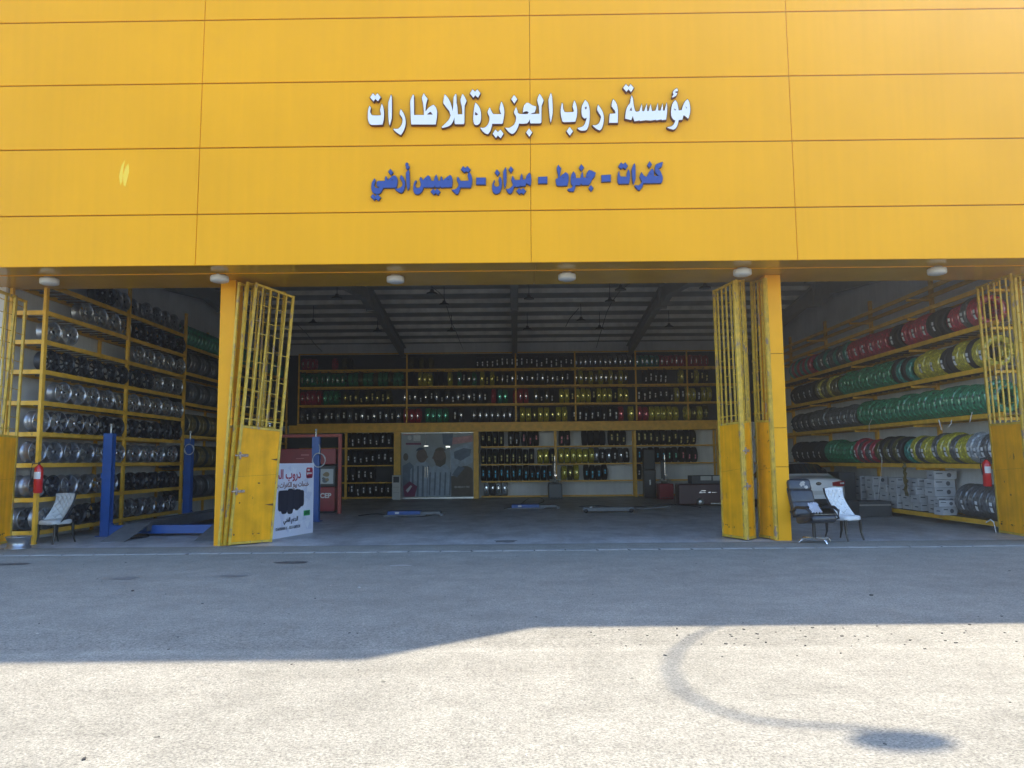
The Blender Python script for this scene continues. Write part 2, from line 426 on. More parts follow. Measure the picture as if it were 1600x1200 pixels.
for r0, r1 in zip(rows[:-1], rows[1:]):
    cols = [(-15, None), (None, 0), (None, 1), (None, 2)]
    for c in range(4):
        def xe(k, z): return -15 if k < 0 else (21 if k > 2 else vseam(k, z))
        gap, vg = 0.014, 0.004
        quad = []
        xm = {}
        z0 = zl(r1, 0); z1 = zl(r0, 0)
        xl0, xl1 = xe(c - 1, z0) + vg, xe(c - 1, z1) + vg
        xr0, xr1 = xe(c, z0) - vg, xe(c, z1) - vg
        segs = [(xl0, xl1, xr0, xr1, TOPL if c < 3 else TOPR)]
        if c == 3 and zl(r0, 8) > TOPR - .3: segs = [(xl0, xl1, XSTEP, XSTEP, TOPL), (XSTEP, XSTEP, xr0, xr1, TOPR)]
        for a0, a1, b0, b1, top in segs:
            zb = [zl(r1, a0) + (gap if r1 != 4 else 0), zl(r1, b0) + (gap if r1 != 4 else 0)]
            zt = [min(zl(r0, a1) - gap * .4, top), min(zl(r0, b1) - gap * .4, top)]
            if zt[0] - zb[0] < 0.02: continue
            f = YF + rng.uniform(-0.002, 0.002); t = 0.03
            e = 0.008  # chamfered edges
            fr = [(a0 + e, f, zb[0] + e), (b0 - e, f, zb[1] + e), (b1 - e, f, zt[1] - e), (a1 + e, f, zt[0] - e)]
            bk = [(a0, f + e, zb[0]), (b0, f + e, zb[1]), (b1, f + e, zt[1]), (a1, f + e, zt[0])]
            bb = [(a0, f + t + .004, zb[0]), (b0, f + t + .004, zb[1]), (b1, f + t + .004, zt[1]), (a1, f + t + .004, zt[0])]
            mb.add(fr + bk + bb, [(0, 1, 2, 3)] + [(4 + i, 4 + (i + 1) % 4, (i + 1) % 4, i) for i in range(4)] + [(8 + i, 8 + (i + 1) % 4, 4 + (i + 1) % 4, 4 + i) for i in range(4)])
bpart(mb, 'fascia', [m_fascia, m_joint])
# soffit in two strips with an open joint, lintel above the doors
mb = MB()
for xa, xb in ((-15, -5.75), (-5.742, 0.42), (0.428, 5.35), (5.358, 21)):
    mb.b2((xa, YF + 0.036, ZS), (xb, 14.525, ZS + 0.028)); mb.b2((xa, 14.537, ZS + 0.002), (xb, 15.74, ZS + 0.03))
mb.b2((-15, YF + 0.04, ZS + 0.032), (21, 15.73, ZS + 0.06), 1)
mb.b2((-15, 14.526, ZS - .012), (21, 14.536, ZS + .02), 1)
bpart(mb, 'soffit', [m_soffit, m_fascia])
mb = MB(); mb.b2((-15, 15.45, ZS + 0.062), (21, 15.73, 6.75)); bpart(mb, 'front_beam', m_wall)
def pillar(x0, x1, joints=()):
    mb = MB(); zs = [0] + list(joints) + [ZS - 0.001]
    for a, b in zip(zs[:-1], zs[1:]):
        mb.b2((x0, YC, a + (0.006 if a else 0)), (x1, YC + 0.42, b - (0.006 if b < ZS - .1 else 0)))
    mb.b2((x0 + .01, YC + .01, 0.01), (x1 - .01, YC + .41, ZS - .01), 1)
    return bpart(mb, 'pillar', [m_pillar, m_joint], bevel=0.006)
xl = AY(346, 440, YC).x
pillar(-5.86, -5.56)
p2 = pillar(5.02, 5.33, (1.42, 2.18, 3.65))
pillar(-11.35, -11.0); pillar(11.0, 11.35)
mb = MB(); c = AY(1226.5, 727, YC); mb.b2((c.x - .055, YC - .008, c.z - .035), (c.x + .055, YC - .002, c.z + .035))
o = mb.build('number_plate', m_white); o.parent = p2; o.matrix_parent_inverse = bi
mb = MB(); mb.b2((c.x - .035, YC - .010, c.z - .012), (c.x + .03, YC - .0085, c.z + .010))
o.data.materials.append(m_dark)
# shell
XL, XR, YB = -10.45, 10.85, 33.4
mb = MB(); mb.b2((XL - .25, 15.5, 0), (XL, YB, 7.6)); bpart(mb, 'wall', m_wall)
mb = MB(); mb.b2((XR, 15.5, 0), (XR + .25, YB, 7.6)); bpart(mb, 'wall', m_wall)
mb = MB(); mb.b2((XL - .25, YB, 0), (XR + .25, YB + .25, 7.6)); bpart(mb, 'wall', m_wall)
mb = MB(); mb.b2((-15, 15.5, 0), (-11.352, 15.73, ZS)); bpart(mb, 'wall', m_pillar)
mb = MB(); mb.b2((11.352, 15.5, 0), (21, 15.73, ZS)); bpart(mb, 'wall', m_pillar)
mb = MB(); mb.b2((XL, YB - .03, 3.16), (XR, YB - .001, 6.25)); mb.b2((XL, YB - .03, .02), (-5.2, YB - .001, 2.8)); bpart(mb, 'dark_backing', mat('dark_wall_sheet', (.06, .065, .07), .7, var=.15))  # dark sheets added behind the racks so the back wall looks darker
def zr(y): return 6.95 - 0.107 * abs(y - 25.5)
mb = MB()
for a, b in ((15.4, 25.5), (25.5, 33.7)):
    n = 1
    ya, yb = (a, b)
    mb.add([(-15, ya, zr(ya) + .625), (21, ya, zr(ya) + .625), (21, yb, zr(yb) + .625), (-15, yb, zr(yb) + .625),
            (-15, ya, zr(ya) + .76), (21, ya, zr(ya) + .76), (21, yb, zr(yb) + .76), (-15, yb, zr(yb) + .76)],
           [(0, 3, 2, 1), (4, 5, 6, 7), (0, 1, 5, 4), (1, 2, 6, 5), (2, 3, 7, 6), (3, 0, 4, 7)])
roof = bpart(mb, 'roof', m_roof)
def rpart(mb, name, m):
    o = mb.build(name, m); o.parent = roof; return o
for X in (-9.9, -4.85, 0.02, 5.02, 10.2):
    mb = MB()
    for a, b in ((15.75, 25.5), (25.5, 33.38)):
        for zz0, zz1, w in ((0, .03, .22), (.03, .42, .03), (.42, .45, .22)):
            vs = []
            for y in (a, b):
                for x, z in ((-w / 2, zz0), (w / 2, zz0), (w / 2, zz1), (-w / 2, zz1)): vs.append((X + x, y, zr(y) + z))
            mb.add(vs, [(0, 3, 2, 1), (4, 5, 6, 7), (0, 1, 5, 4), (1, 2, 6, 5), (2, 3, 7, 6), (3, 0, 4, 7)])
    # haunch under the ridge with bolted end plates
    vs = []
    for x in (-.1, .1): vs += [(X + x, 24.3, zr(24.3)), (X + x, 25.5, zr(25.5) - .28), (X + x, 26.7, zr(26.7)), (X + x, 25.5, zr(25.5) + .02)]
    mb.add(vs, [(0, 1, 2, 3), (7, 6, 5, 4), (0, 4, 5, 1), (1, 5, 6, 2), (2, 6, 7, 3), (3, 7, 4, 0)])
    mb.b2((X - .13, 25.47, zr(25.5) - .32), (X + .13, 25.53, zr(25.5) + .46))
    for k in range(6):
        for sx in (-.09, .09): mb.b2((X + sx - .015, 25.44, zr(25.5) - .26 + k * .12), (X + sx + .015, 25.469, zr(25.5) - .23 + k * .12))
    rpart(mb, 'rafter', m_rafter)
ys = [15.9 + 1.07 * k for k in range(9)] + [26.05 + 1.07 * k for k in range(7)]
for y in ys:
    mb = MB(); mb.b2((XL, y, zr(y) + .452), (XR, y + .012, zr(y) + .60)); mb.b2((XL, y + .012, zr(y) + .452), (XR, y + .07, zr(y) + .464)); mb.b2((XL, y + .012, zr(y) + .588), (XR, y + .07, zr(y) + .60))
    rpart(mb, 'purlin', m_purlin)

# ------------------------------------------------------------------ raised lettering on the fascia
NY = Vector((0, -1, 0))
def offset_loop(lp, d):
    n = len(lp); area = sum(lp[i - 1][0] * lp[i][1] - lp[i][0] * lp[i - 1][1] for i in range(n))
    sg = 1 if area > 0 else -1; out = []
    for i in range(n):
        a, b, c = Vector(lp[i - 1]), Vector(lp[i]), Vector(lp[(i + 1) % n])
        u = (b - a).normalized() if (b - a).length > 1e-6 else Vector((0, 0)); v = (c - b).normalized() if (c - b).length > 1e-6 else u
        nn = Vector((u.y, -u.x)) + Vector((v.y, -v.x))
        nn = nn.normalized() if nn.length > 1e-4 else Vector((u.y, -u.x))
        k = min(1.5, 1 / max(.5, abs(nn.dot(Vector((u.y, -u.x))))))
        p = b + nn * sg * d * k; out.append((p.x, p.y))
    return out
def glyphs(parent_name, label, words, mface, mside, depth, standoff, rim_=0):
    root = thing(parent_name, label, 'sign', (0, YF - standoff, 8))
    for w in words:
        mb = MB()
        for i, (ox, oy, s, loops) in enumerate(w):
            def to(x, y, ox=ox, oy=oy, s=s): return AY(ox + x / s, oy + y / s, YF - standoff - 0.0012 * i)
            sm = [smooth_loop(lp) for lp in loops]
            if rim_:
                big = offset_loop(sm[0], rim_)
                mb.poly([big], lambda x, y, to=to: to(x, y), NY, depth - .007 - .0012 * i, 1, 1)
            mb.poly(sm, to, NY, depth)
        o = mb.build('word', [mface, mside]); o.parent = root; o.matrix_parent_inverse = Matrix.Translation(-root.location)
    return root
def smooth_loop(lp):
    # keep sharp corners, round the shallow ones with a Catmull-Rom midpoint
    n = len(lp); out = []
    for i in range(n):
        p0, p1, p2, p3 = lp[i - 1], lp[i], lp[(i + 1) % n], lp[(i + 2) % n]
        out.append(p1)
        def ang(a, b, c):
            u = Vector((b[0] - a[0], b[1] - a[1])); v = Vector((c[0] - b[0], c[1] - b[1]))
            return 0 if u.length < 1e-6 or v.length < 1e-6 else abs(math.degrees(u.angle(v)))
        if (Vector(p2) - Vector(p1)).length > 30:
            a1, a2 = ang(p0, p1, p2), ang(p1, p2, p3)
            q0 = p0 if a1 < 55 else p1; q3 = p3 if a2 < 55 else p2
            m = [(-q0[k] + 9 * p1[k] + 9 * p2[k] - q3[k]) / 16 for k in (0, 1)]
            out.append(tuple(m))
    return out
W1, W2, W3 = (560, 120, 11.4286), (680, 120, 11.4286), (800, 120, 11.4286)
W4 = (920, 120, 9.4118)
B5, B6, B7 = (570, 240, 12.3077), (680, 240, 12.3077), (800, 240, 12.3077)
B8 = (910, 240, 11.4286)
def g_(c, *loops): return (*c, list(loops))
white_words = [
 [g_(W1, [(210,550),(232,580),(222,640),(232,680),(265,718),(410,718),(415,690),(400,620),(428,510),(455,570),(468,680),(462,800),(440,882),(250,888),(205,850),(185,790),(182,680),(192,600)]),
  g_(W1, [(272,325),(312,372),(352,325),(408,395),(362,468),(314,425),(282,470),(222,398)]),
  g_(W1, [(592,350),(606,400),(608,720),(598,800),(572,900),(556,850),(546,720),(546,500),(556,460)]),
  g_(W1, [(765,605),(810,670),(845,760),(852,870),(830,960),(795,1030),(765,1068),(690,1020),(640,970),(638,955),(700,960),(740,940),(780,890),(800,820),(790,760),(750,700),(750,660)]),
  g_(W1, [(985,345),(1000,365),(1002,712),(1178,712),(1178,650),(1162,500),(1142,410),(1175,325),(1205,375),(1245,425),(1215,520),(1205,650),(1270,575),(1345,530),(1385,570),(1412,650),(1405,770),(1388,880),(955,880),(945,780),(938,560),(938,450)],
         [(1235,705),(1270,665),(1300,655),(1335,705)]),
  g_(W2, [(495,335),(565,462),(528,550),(525,850),(512,875),(362,875),(352,850),(350,740),(370,640),(385,500),(400,560),(408,700),(490,700),(480,560),(455,445)]),
  g_(W2, [(370,335),(382,350),(385,500),(370,640),(350,750),(310,850),(250,910),(130,942),(122,925),(200,850),(260,780),(285,700),(315,640),(330,520),(335,400)]),
  g_(W2, [(175,340),(235,410),(280,500),(305,590),(318,680),(300,760),(275,700),(255,640),(215,590),(165,520),(150,480)])],
 [g_(W2, [(722,490),(770,540),(805,610),(822,700),(818,800),(790,870),(740,892),(700,870),(682,790),(688,690),(700,580)], [(718,655),(770,700),(745,718),(712,710)]),
  g_(W2, [(672,255),(715,300),(755,255),(810,325),(768,405),(717,360),(684,405),(625,328)]),
  g_(W2, [(1182,470),(1215,540),(1235,650),(1225,760),(1205,860),(1190,868),(1020,868),(1015,900),(985,1000),(945,1052),(900,1040),(850,1000),(815,950),(810,935),(860,942),(910,920),(950,870),(972,800),(965,730),(938,660),(975,575),(1010,650),(1045,695),(1180,695),(1150,600)]),
  g_(W2, [(1078,970),(1122,1018),(1165,970),(1220,1045),(1170,1125),(1120,1075),(1085,1120),(1030,1045)]),
  g_(W2, [(1408,355),(1465,430),(1412,510),(1358,430)]),
  g_(W3, [(75,570),(100,640),(140,695),(488,690),(478,560),(448,445),(490,335),(562,455),(525,550),(522,840),(505,860),(325,860),(318,785),(268,860),(125,865),(100,940),(60,1010),(20,1045),(-20,1040),(-70,1000),(-125,935),(-60,942),(-10,920),(40,880),(72,800),(68,730),(35,660)]),
  g_(W3, [(265,495),(310,505),(360,540),(430,560),(425,600),(405,665),(350,680),(330,700),(270,700),(300,665),(265,645),(215,655),(195,670),(200,600),(225,530)]),
  g_(W3, [(305,950),(358,1020),(308,1100),(252,1020)]),
  g_(W3, [(690,315),(710,380),(722,560),(720,700),(688,850),(670,750),(650,480),(655,420)])],
 [g_(W3, [(888,495),(905,520),(905,580),(925,640),(950,662),(1090,660),(1098,630),(1078,555),(1108,450),(1135,510),(1158,620),(1150,740),(1125,830),(925,838),(890,800),(868,700),(866,610)]),
  g_(W3, [(1025,925),(1082,1000),(1028,1080),(970,1000)]),
  g_(W3, [(1300,445),(1345,490),(1375,580),(1382,720),(1370,860),(1330,970),(1270,990),(1210,985),(1165,950),(1175,938),(1240,925),(1290,880),(1320,800),(1330,760),(1290,775),(1250,740),(1235,650),(1245,550)], [(1318,558),(1330,590),(1312,615),(1290,585)]),
  g_(W4, [(130,435),(170,490),(205,560),(215,640),(205,720),(180,790),(150,812),(100,785),(55,745),(50,735),(100,735),(145,705),(170,640),(168,595),(118,515)]),
  g_(W4, [(352,355),(390,400),(415,470),(422,560),(418,700),(292,700),(296,640),(302,570),(385,562),(375,520),(330,460),(335,400)])],
 [g_(W4, [(622,300),(640,340),(648,420),(670,520),(690,540),(735,530),(770,420),(778,530),(805,530),(845,420),(848,528),(870,528),(900,425),(912,490),(920,530),(970,525),(1005,410),(1010,520),(1045,522),(1075,415),(1080,522),(1105,520),(1135,405),(1142,480),(1138,560),(1125,655),(1065,660),(1060,650),(985,665),(975,655),(900,668),(830,662),(745,675),(740,665),(665,678),(650,640),(640,600),(615,660),(528,640),(530,590),(545,500),(575,440),(600,410),(605,360)], [(590,520),(618,470),(628,525)]),
  g_(W4, [(538,135),(578,175),(605,135),(652,190),(612,250),(575,210),(545,248),(498,190)]),
  g_(W4, [(1440,355),(1465,400),(1480,500),(1470,580),(1450,640),(1400,600),(1380,590),(1365,655),(1310,660),(1300,710),(1275,770),(1230,800),(1150,775),(1145,765),(1210,750),(1245,710),(1262,665),(1230,650),(1200,590),(1205,480),(1230,400),(1262,370),(1290,410),(1310,520),(1355,515),(1370,460),(1400,395)], [(1240,490),(1275,510),(1255,522)], [(1410,450),(1432,485),(1420,490)]),
  g_(W4, [(1285,195),(1300,225),(1290,240),(1265,240),(1262,260),(1290,265),(1270,305),(1220,330),(1215,320),(1235,285),(1225,265),(1240,225)])]]
blue_words = [
 [g_(B5, [(195,500),(212,530),(195,590),(190,640),(215,680),(260,680),(300,660),(245,640),(235,615),(245,560),(260,548),(395,545),(400,490),(415,450),(438,490),(445,540),(480,500),(540,450),(580,440),(620,475),(635,550),(620,640),(605,670),(390,675),(360,680),(330,740),(285,785),(220,790),(165,760),(140,700),(140,630),(155,560)], [(500,535),(540,510),(575,540)]),
  g_(B5, [(165,795),(213,845),(250,800),(312,865),(270,915),(215,880),(190,910),(125,845)]),
  g_(B5, [(498,315),(550,378),(512,430),(462,368)]),
  g_(B5, [(705,430),(750,490),(780,570),(775,660),(745,740),(710,772),(650,750),(595,705),(590,690),(650,690),(700,665),(735,620),(730,560),(685,490)]),
  g_(B5, [(848,335),(860,370),(868,600),(858,680),(832,710),(815,620),(800,420),(810,370)]),
  g_(B5, [(815,190),(838,205),(835,235),(862,265),(850,300),(820,320),(800,290),(805,260),(790,240),(795,205)])],
 [g_(B5, [(990,530),(1000,550),(975,600),(975,640),(1000,680),(1050,680),(1080,640),(1085,590),(1062,510),(1082,470),(1105,500),(1125,540),(1160,490),(1220,440),(1255,460),(1275,540),(1340,545),(1350,480),(1378,420),(1400,480),(1410,545),(1460,540),(1465,480),(1480,450),(1495,500),(1500,545),(1559,490),(1644,430),(1674,470),(1689,560),(1674,660),(1474,668),(1460,640),(1440,668),(1365,665),(1350,620),(1335,665),(1130,665),(1110,730),(1060,785),(1010,800),(960,770),(940,700),(945,640),(960,570)],
         [(1170,530),(1195,510),(1225,530)], [(1575,528),(1605,500),(1640,525)]),
  g_(B5, [(1320,695),(1360,735),(1395,690),(1450,750),(1415,810),(1365,775),(1330,805),(1275,745)]),
  g_(B6, [(660,375),(695,440),(712,520),(700,620),(680,670),(485,665),(470,720),(440,790),(410,797),(350,740),(325,710),(390,705),(440,660),(458,600),(420,520),(440,460),(475,520),(500,545),(645,540),(650,510),(630,430)]),
  g_(B6, [(540,260),(580,300),(622,262),(678,325),(640,375),(595,355),(562,382),(502,320)])],
 [g_(B6, [(795,482),(970,482),(970,610),(795,610)])],
 [g_(B6, [(1140,525),(1145,545),(1128,590),(1140,640),(1190,660),(1235,640),(1238,580),(1222,520),(1245,460),(1275,530),(1278,630),(1255,730),(1215,780),(1150,785),(1110,740),(1098,660),(1110,590)]),
  g_(B6, [(1188,325),(1238,385),(1200,442),(1152,380)]),
  g_(B6, [(1352,285),(1365,320),(1368,560),(1335,685),(1320,560),(1310,380),(1330,330)]),
  g_(B6, [(1455,265),(1497,320),(1460,385),(1417,325)]),
  g_(B7, [(335,385),(355,430),(368,520),(355,630),(270,580),(255,640),(170,645),(160,620),(140,655),(42,650),(25,700),(0,760),(-30,785),(-70,770),(-110,700),(-60,695),(0,650),(20,600),(-10,520),(15,445),(40,500),(60,530),(155,525),(165,460),(188,400),(200,460),(205,520),(262,515),(285,440)], [(305,470),(320,460),(325,500)]),
  g_(B7, [(135,680),(175,715),(210,680),(265,735),(220,795),(175,765),(140,795),(90,735)])],
 [g_(B7, [(505,470),(672,462),(674,588),(507,590)])],
 [g_(B7, [(890,235),(910,270),(940,300),(925,370),(912,480),(960,430),(1030,380),(1070,410),(1082,480),(1075,570),(1055,630),(885,635),(850,590),(842,510),(860,500),(885,490),(888,420),(862,305)], [(950,485),(985,465),(1010,490)]),
  g_(B7, [(1180,365),(1210,410),(1225,490),(1315,490),(1325,430),(1350,365),(1360,430),(1370,485),(1490,470),(1420,465),(1435,400),(1475,340),(1520,345),(1600,385),(1585,450),(1540,500),(1510,560),(1475,615),(1345,615),(1325,585),(1300,620),(1215,620),(1205,680),(1180,740),(1110,740),(1070,710),(1075,695),(1140,680),(1175,630),(1140,600),(1130,520),(1145,420)], [(1165,480),(1180,465),(1188,485)]),
  g_(B7, [(1328,225),(1375,285),(1330,350),(1290,290)]), g_(B7, [(1512,625),(1558,680),(1515,738),(1475,680)])],
 [g_(B8, [(340,405),(498,395),(498,510),(342,518)])],
 [g_(B8, [(650,325),(658,400),(685,430),(785,430),(790,400),(795,350),(818,300),(840,380),(838,450),(822,550),(650,555),(628,510),(628,420),(638,360)]),
  g_(B8, [(685,180),(720,210),(760,178),(802,235),(765,290),(715,262),(688,290),(640,245)]),
  g_(B8, [(922,190),(935,240),(940,400),(935,480),(905,565),(890,480),(878,340),(885,270)]),
  g_(B8, [(1050,350),(1080,400),(1115,428),(1150,425),(1185,350),(1235,290),(1262,320),(1270,415),(1360,415),(1330,385),(1290,330),(1300,230),(1330,200),(1425,165),(1412,230),(1395,260),(1345,285),(1380,330),(1412,400),(1425,450),(1415,510),(1395,540),(1105,545),(1080,545),(1060,610),(1015,665),(985,660),(930,590),(940,580),(1000,585),(1040,550),(1055,510),(1020,430)], [(1200,390),(1215,370),(1230,395)]),
  g_(B8, [(1195,155),(1230,210),(1188,270),(1155,225)])]]
# brighter touch-up brush marks on the fascia
mb = MB()
for lp in ([(188, 290), (186, 275), (190, 258), (196, 249), (193, 262), (191, 284)], [(193, 289), (192, 274), (197, 260), (201, 255), (202, 268), (196, 292)]):
    mb.poly([lp], lambda x, y: AY(x, y, YF - .0005), NY, .0015, 0, 0)
bpart(mb, 'paint_patch', mat('fresh_yellow_paint', (.95, .60, .02), .35))
glyphs('raised_sign', 'large white raised Arabic lettering with dark red edges across the fascia', white_words, m_letter, m_letter_side, 0.07, 0.018, 9)
glyphs('raised_sign', 'smaller blue raised Arabic lettering on the fascia below the white lettering', blue_words, m_bluelet, m_bluelet_side, 0.05, 0.012, 6)

# ------------------------------------------------------------------ round lights under the soffit
lamp0 = None
names = ['leftmost, over the rim rack bay', 'on the left pillar', 'above the glass doors', 'right of the middle of the centre bay', 'over the right folding gate', 'rightmost, over the right bay']
for i, (px, py) in enumerate(((77, 441), (343, 437), (618, 438), (886, 434), (1160, 427), (1464, 425))):
    d = ray(px, py); p = EYE + d * ((ZS - .1 - 1.6) / d.z)
    lb = 'round white soffit light, ' + names[i]
    if lamp0 is None:
        lamp0 = thing('soffit_light', lb, 'ceiling light', (p.x, p.y, ZS), 0, 'round lights under the soffit')
        mb = MB(); mb.lathe([(0.0, -.001), (.10, -.001), (.10, -.03), (.165, -.035), (.172, -.05), (.172, -.12), (.165, -.135), (.15, -.138)], 28); mb.build('housing', m_white, lamp0)
        mb = MB(); mb.lathe([(.15, -.136), (.13, -.15), (.08, -.158), (0.0, -.16)], 28); mb.build('lens', m_lens, lamp0)
    else: copy_thing(lamp0, (p.x, p.y, ZS), 0, lb)

# ------------------------------------------------------------------ folding gates
def leaf(root, BL, BR, TL, TR, split=0.44, bars=4, seed=0, latch=False, tears=()):
    BL, BR, TL, TR = map(Vector, (BL, BR, TL, TR))
    def q(u, v): return (BL * (1 - u) + BR * u) * (1 - v) + (TL * (1 - u) + TR * u) * v
    nrm = (BR - BL).cross(TL - BL).normalized()
    r = random.Random(seed)
    mb = MB(); w = 0.05
    w_ = (BR - BL).length
    e = 0.025 / w_
    mb.bar(q(e, 0), q(e, 1), w, 0.045, up=nrm); mb.bar(q(1 - e, 0), q(1 - e, 1), w, 0.045, up=nrm)
    for v in (0.006, split + 0.004, 0.994): mb.bar(q(2 * e, v), q(1 - 2 * e, v), 0.044, 0.043, up=nrm)
    fr = mb.build('leaf', m_gatebar, root)
    # solid lower panel
    mb = MB(); t = nrm * 0.012
    c = [q(2 * e - .004, 0.01), q(1 - 2 * e + .004, 0.01), q(1 - 2 * e + .004, split), q(2 * e - .004, split)]
    for off in (0.0,):
        a = [p + t for p in c]; b = [p - t for p in c]
        mb.add(a + b, [(0, 1, 2, 3), (7, 6, 5, 4), (0, 4, 5, 1), (1, 5, 6, 2), (2, 6, 7, 3), (3, 7, 4, 0)])
    c = [q(2 * e, 0.012), q(1 - 2 * e, 0.012), q(1 - 2 * e, 0.035), q(2 * e, 0.035)]
    a = [p + t * 1.6 for p in c]; b = [p - t * 1.6 for p in c]
    mb.add(a + b, [(0, 1, 2, 3), (7, 6, 5, 4), (0, 4, 5, 1), (1, 5, 6, 2), (2, 6, 7, 3), (3, 7, 4, 0)])
    def sliver(pts):
        for sgn in (1, -1):
            ps = [q(u, v) + nrm * sgn * 0.0205 for u, v in pts]
            mb.add(ps, [tuple(range(len(ps)))], 1)
    for k in range(r.randint(5, 9)):
        u0 = r.uniform(.06, .85); v0 = r.choice((r.uniform(.036, .044), r.uniform(.036, .05), r.uniform(.05, split - .03))); du = r.uniform(.01, .08); dv = r.uniform(.001, .005)
        sliver([(u0 + du * t_, v0 + dv * s_ * r.uniform(.5, 1.2)) for t_, s_ in ((0, 0), (.3, -1), (.7, -.8), (1, .1), (.6, .9), (.25, 1))])
    for v0, ln in tears:
        sliver([(1 - 2 * e, v0 - .004), (1 - 2 * e, v0 + .005), (1 - ln * .5, v0 + .003), (1 - ln, v0 + .001), (1 - ln * .6, v0 - .002)])
    for v0 in (split * .58,):
        sliver([(2 * e, v0), (1 - 2 * e, v0 + .012), (1 - 2 * e, v0 + .0126), (2 * e, v0 + .0006)])
    mb.build('panel', [m_gate, mat('rust_mark', (.10, .05, .02), .8, var=.4, vscale=30)], fr)
    # grille: uprights and short staggered rungs
    mb = MB()
    us = [i / (bars + 1) for i in range(bars + 2)]
    for u in us[1:-1]: mb.bar(q(u, split + .01), q(u, .992), 0.026, 0.03, up=nrm)
    H = (TL - BL).length * (1 - split); n = max(3, int(H / 0.50))
    for k in range(bars + 1):
        for i in range(n):
            v = split + (1 - split) * ((i + (0.30 if k % 2 else 0.72)) / n)
            if v < 0.985: mb.bar(q(us[k], v), q(us[k + 1], v), 0.013, 0.013, up=nrm)
    v = split + 0.035; mb.bar(q(0, v), q(1, v), 0.014, 0.014, up=nrm)
    mb.build('grille', m_gatebar, fr)
    if latch:
        for v in (0.335, 0.20):
            mb = MB(); p = q(0.05, v); mb.bar(p + nrm * .035, p + (BR - BL).normalized() * .16 + nrm * .035, 0.05, 0.02, up=nrm)
            mb.bar(p - Vector((0, 0, .07)) + nrm * .04, p + Vector((0, 0, .07)) + nrm * .04, 0.035, 0.02, up=nrm)
            mb.bar(p + nrm * .03 - (BR - BL).normalized() * .09, p + nrm * .03, 0.03, 0.03, up=nrm)
            mb.build('latch', m_rust, fr)
    return fr
def gleaf(root, bl, br, tl, tr, zoff=0.02, yadd=(0, 0), **k):
    a, b = G(*bl, zoff), G(*br, zoff)
    return leaf(root, a, b, AY(*tl, a.y + yadd[0]), AY(*tr, b.y + yadd[1]), **k)
gt = thing('folding_gate', 'yellow folding gate stacked against the left pillar beside the white banner', 'gate', (0, 0, 0), 0, 'folding gates in the bays')
gleaf(gt, (356, 852), (424.5, 846.5), (399, 441), (460, 463), seed=1, latch=True, tears=((.327, .22), (.148, .26)))
a = G(349, 852.3, .02); leaf(gt, a, (-5.13, 16.02, .02), AY(386, 440, a.y), AY(446, 456, 16.02), seed=2)
a = G(341.5, 853, .02); leaf(gt, a, (-5.42, 16.25, .02), AY(373, 440.5, a.y), AY(424, 455, 16.25), seed=3)
gt = thing('folding_gate', 'yellow folding gate zigzagging beside the right pillar behind the black armchair', 'gate', (0, 0, 0), 0, 'folding gates in the bays')
gleaf(gt, (1130, 838), (1166, 843.5), (1114.5, 454), (1147, 438), seed=4)
gleaf(gt, (1168, 843.5), (1180, 841), (1150, 437), (1162, 436.5), seed=5, bars=2, latch=True)
gleaf(gt, (1187, 839), (1213, 843.5), (1173, 440), (1194, 434), seed=6, bars=3)
gleaf(gt, (1213.5, 843.7), (1222, 842.5), (1195, 434), (1203, 434), seed=7, bars=2)
gt = thing('folding_gate', 'yellow folding gate at the far left beside the rim rack', 'gate', (0, 0, 0), 0, 'folding gates in the bays')
gleaf(gt, (-62, 862), (15.7, 848), (-40, 436), (41.5, 470), seed=8, split=0.425, zoff=.055)
gleaf(gt, (-90, 866), (-14, 852), (-62, 434), (26, 462), seed=9, split=0.425, yadd=(.0, .1), zoff=.055)
gt = thing('folding_gate', 'yellow folding gate at the far right beside the wrapped tyres', 'gate', (0, 0, 0), 0, 'folding gates in the bays')
gleaf(gt, (1562.5, 832), (1613, 841), (1525.5, 448), (1580, 427), seed=10, split=0.425, bars=5)
gleaf(gt, (1617, 841.5), (1665, 849), (1584, 430), (1630, 418), seed=11, split=0.425)

# ------------------------------------------------------------------ racks
def rack_part(mb, name, root, m=m_rackbar): return mb.build(name, m, root)
def bay_rack(name, label, ax, face, back, a0, a1, uprights, levels, ztop, wall_bars=True, beam=0.09, top_rail=None, slats=True):
    """ax 'Y': rack along a side wall, face/back are X; ax 'X': along the back wall, face/back are Y"""
    root = thing(name, label, 'rack', (0, 0, 0), 0, 'yellow steel storage racks')
    def P(a, f, z): return (f, a, z) if ax == 'Y' else (a, f, z)
    for u in uprights:
        mb = MB(); hw = 0.05
        mb.b2(P(u - hw, face - hw * .6, 0), P(u + hw, face + hw * .6, ztop)); rack_part(mb, 'upright', root)
        mb = MB(); mb.b2(P(u - .04, back - .03, 0), P(u + .04, back + .03, ztop)); rack_part(mb, 'upright', root)
    for z in levels:
        mb = MB()
        us = [a0] + [u for u in uprights if a0 + .1 < u < a1 - .1] + [a1]
        for f in (face, back):
            for u0, u1 in zip(us[:-1], us[1:]):
                i0 = .052 if u0 in uprights else 0; i1 = .052 if u1 in uprights else 0
                mb.b2(P(u0 + i0, f - .025, z - beam), P(u1 - i1, f + .025, z))
        k = a0 + 0.15
        lo, hi = min(face, back) + .027, max(face, back) - .027
        while slats and k < a1 - .05:
            mb.b2(P(k, lo, z - .045), P(k + .04, hi, z - .012), 1); k += 0.34
        mb.build('shelf', [m_rackbar, m_shelf], root)
    if top_rail:
        mb = MB(); mb.b2(P(a0, face - .02, top_rail - .05), P(a1, face + .02, top_rail)); rack_part(mb, 'rail', root)
    return root
FX = -9.68
LZ = [0.27, 0.93, 1.63, 2.26, 2.90, 3.54, 4.16, 4.77, 5.36]
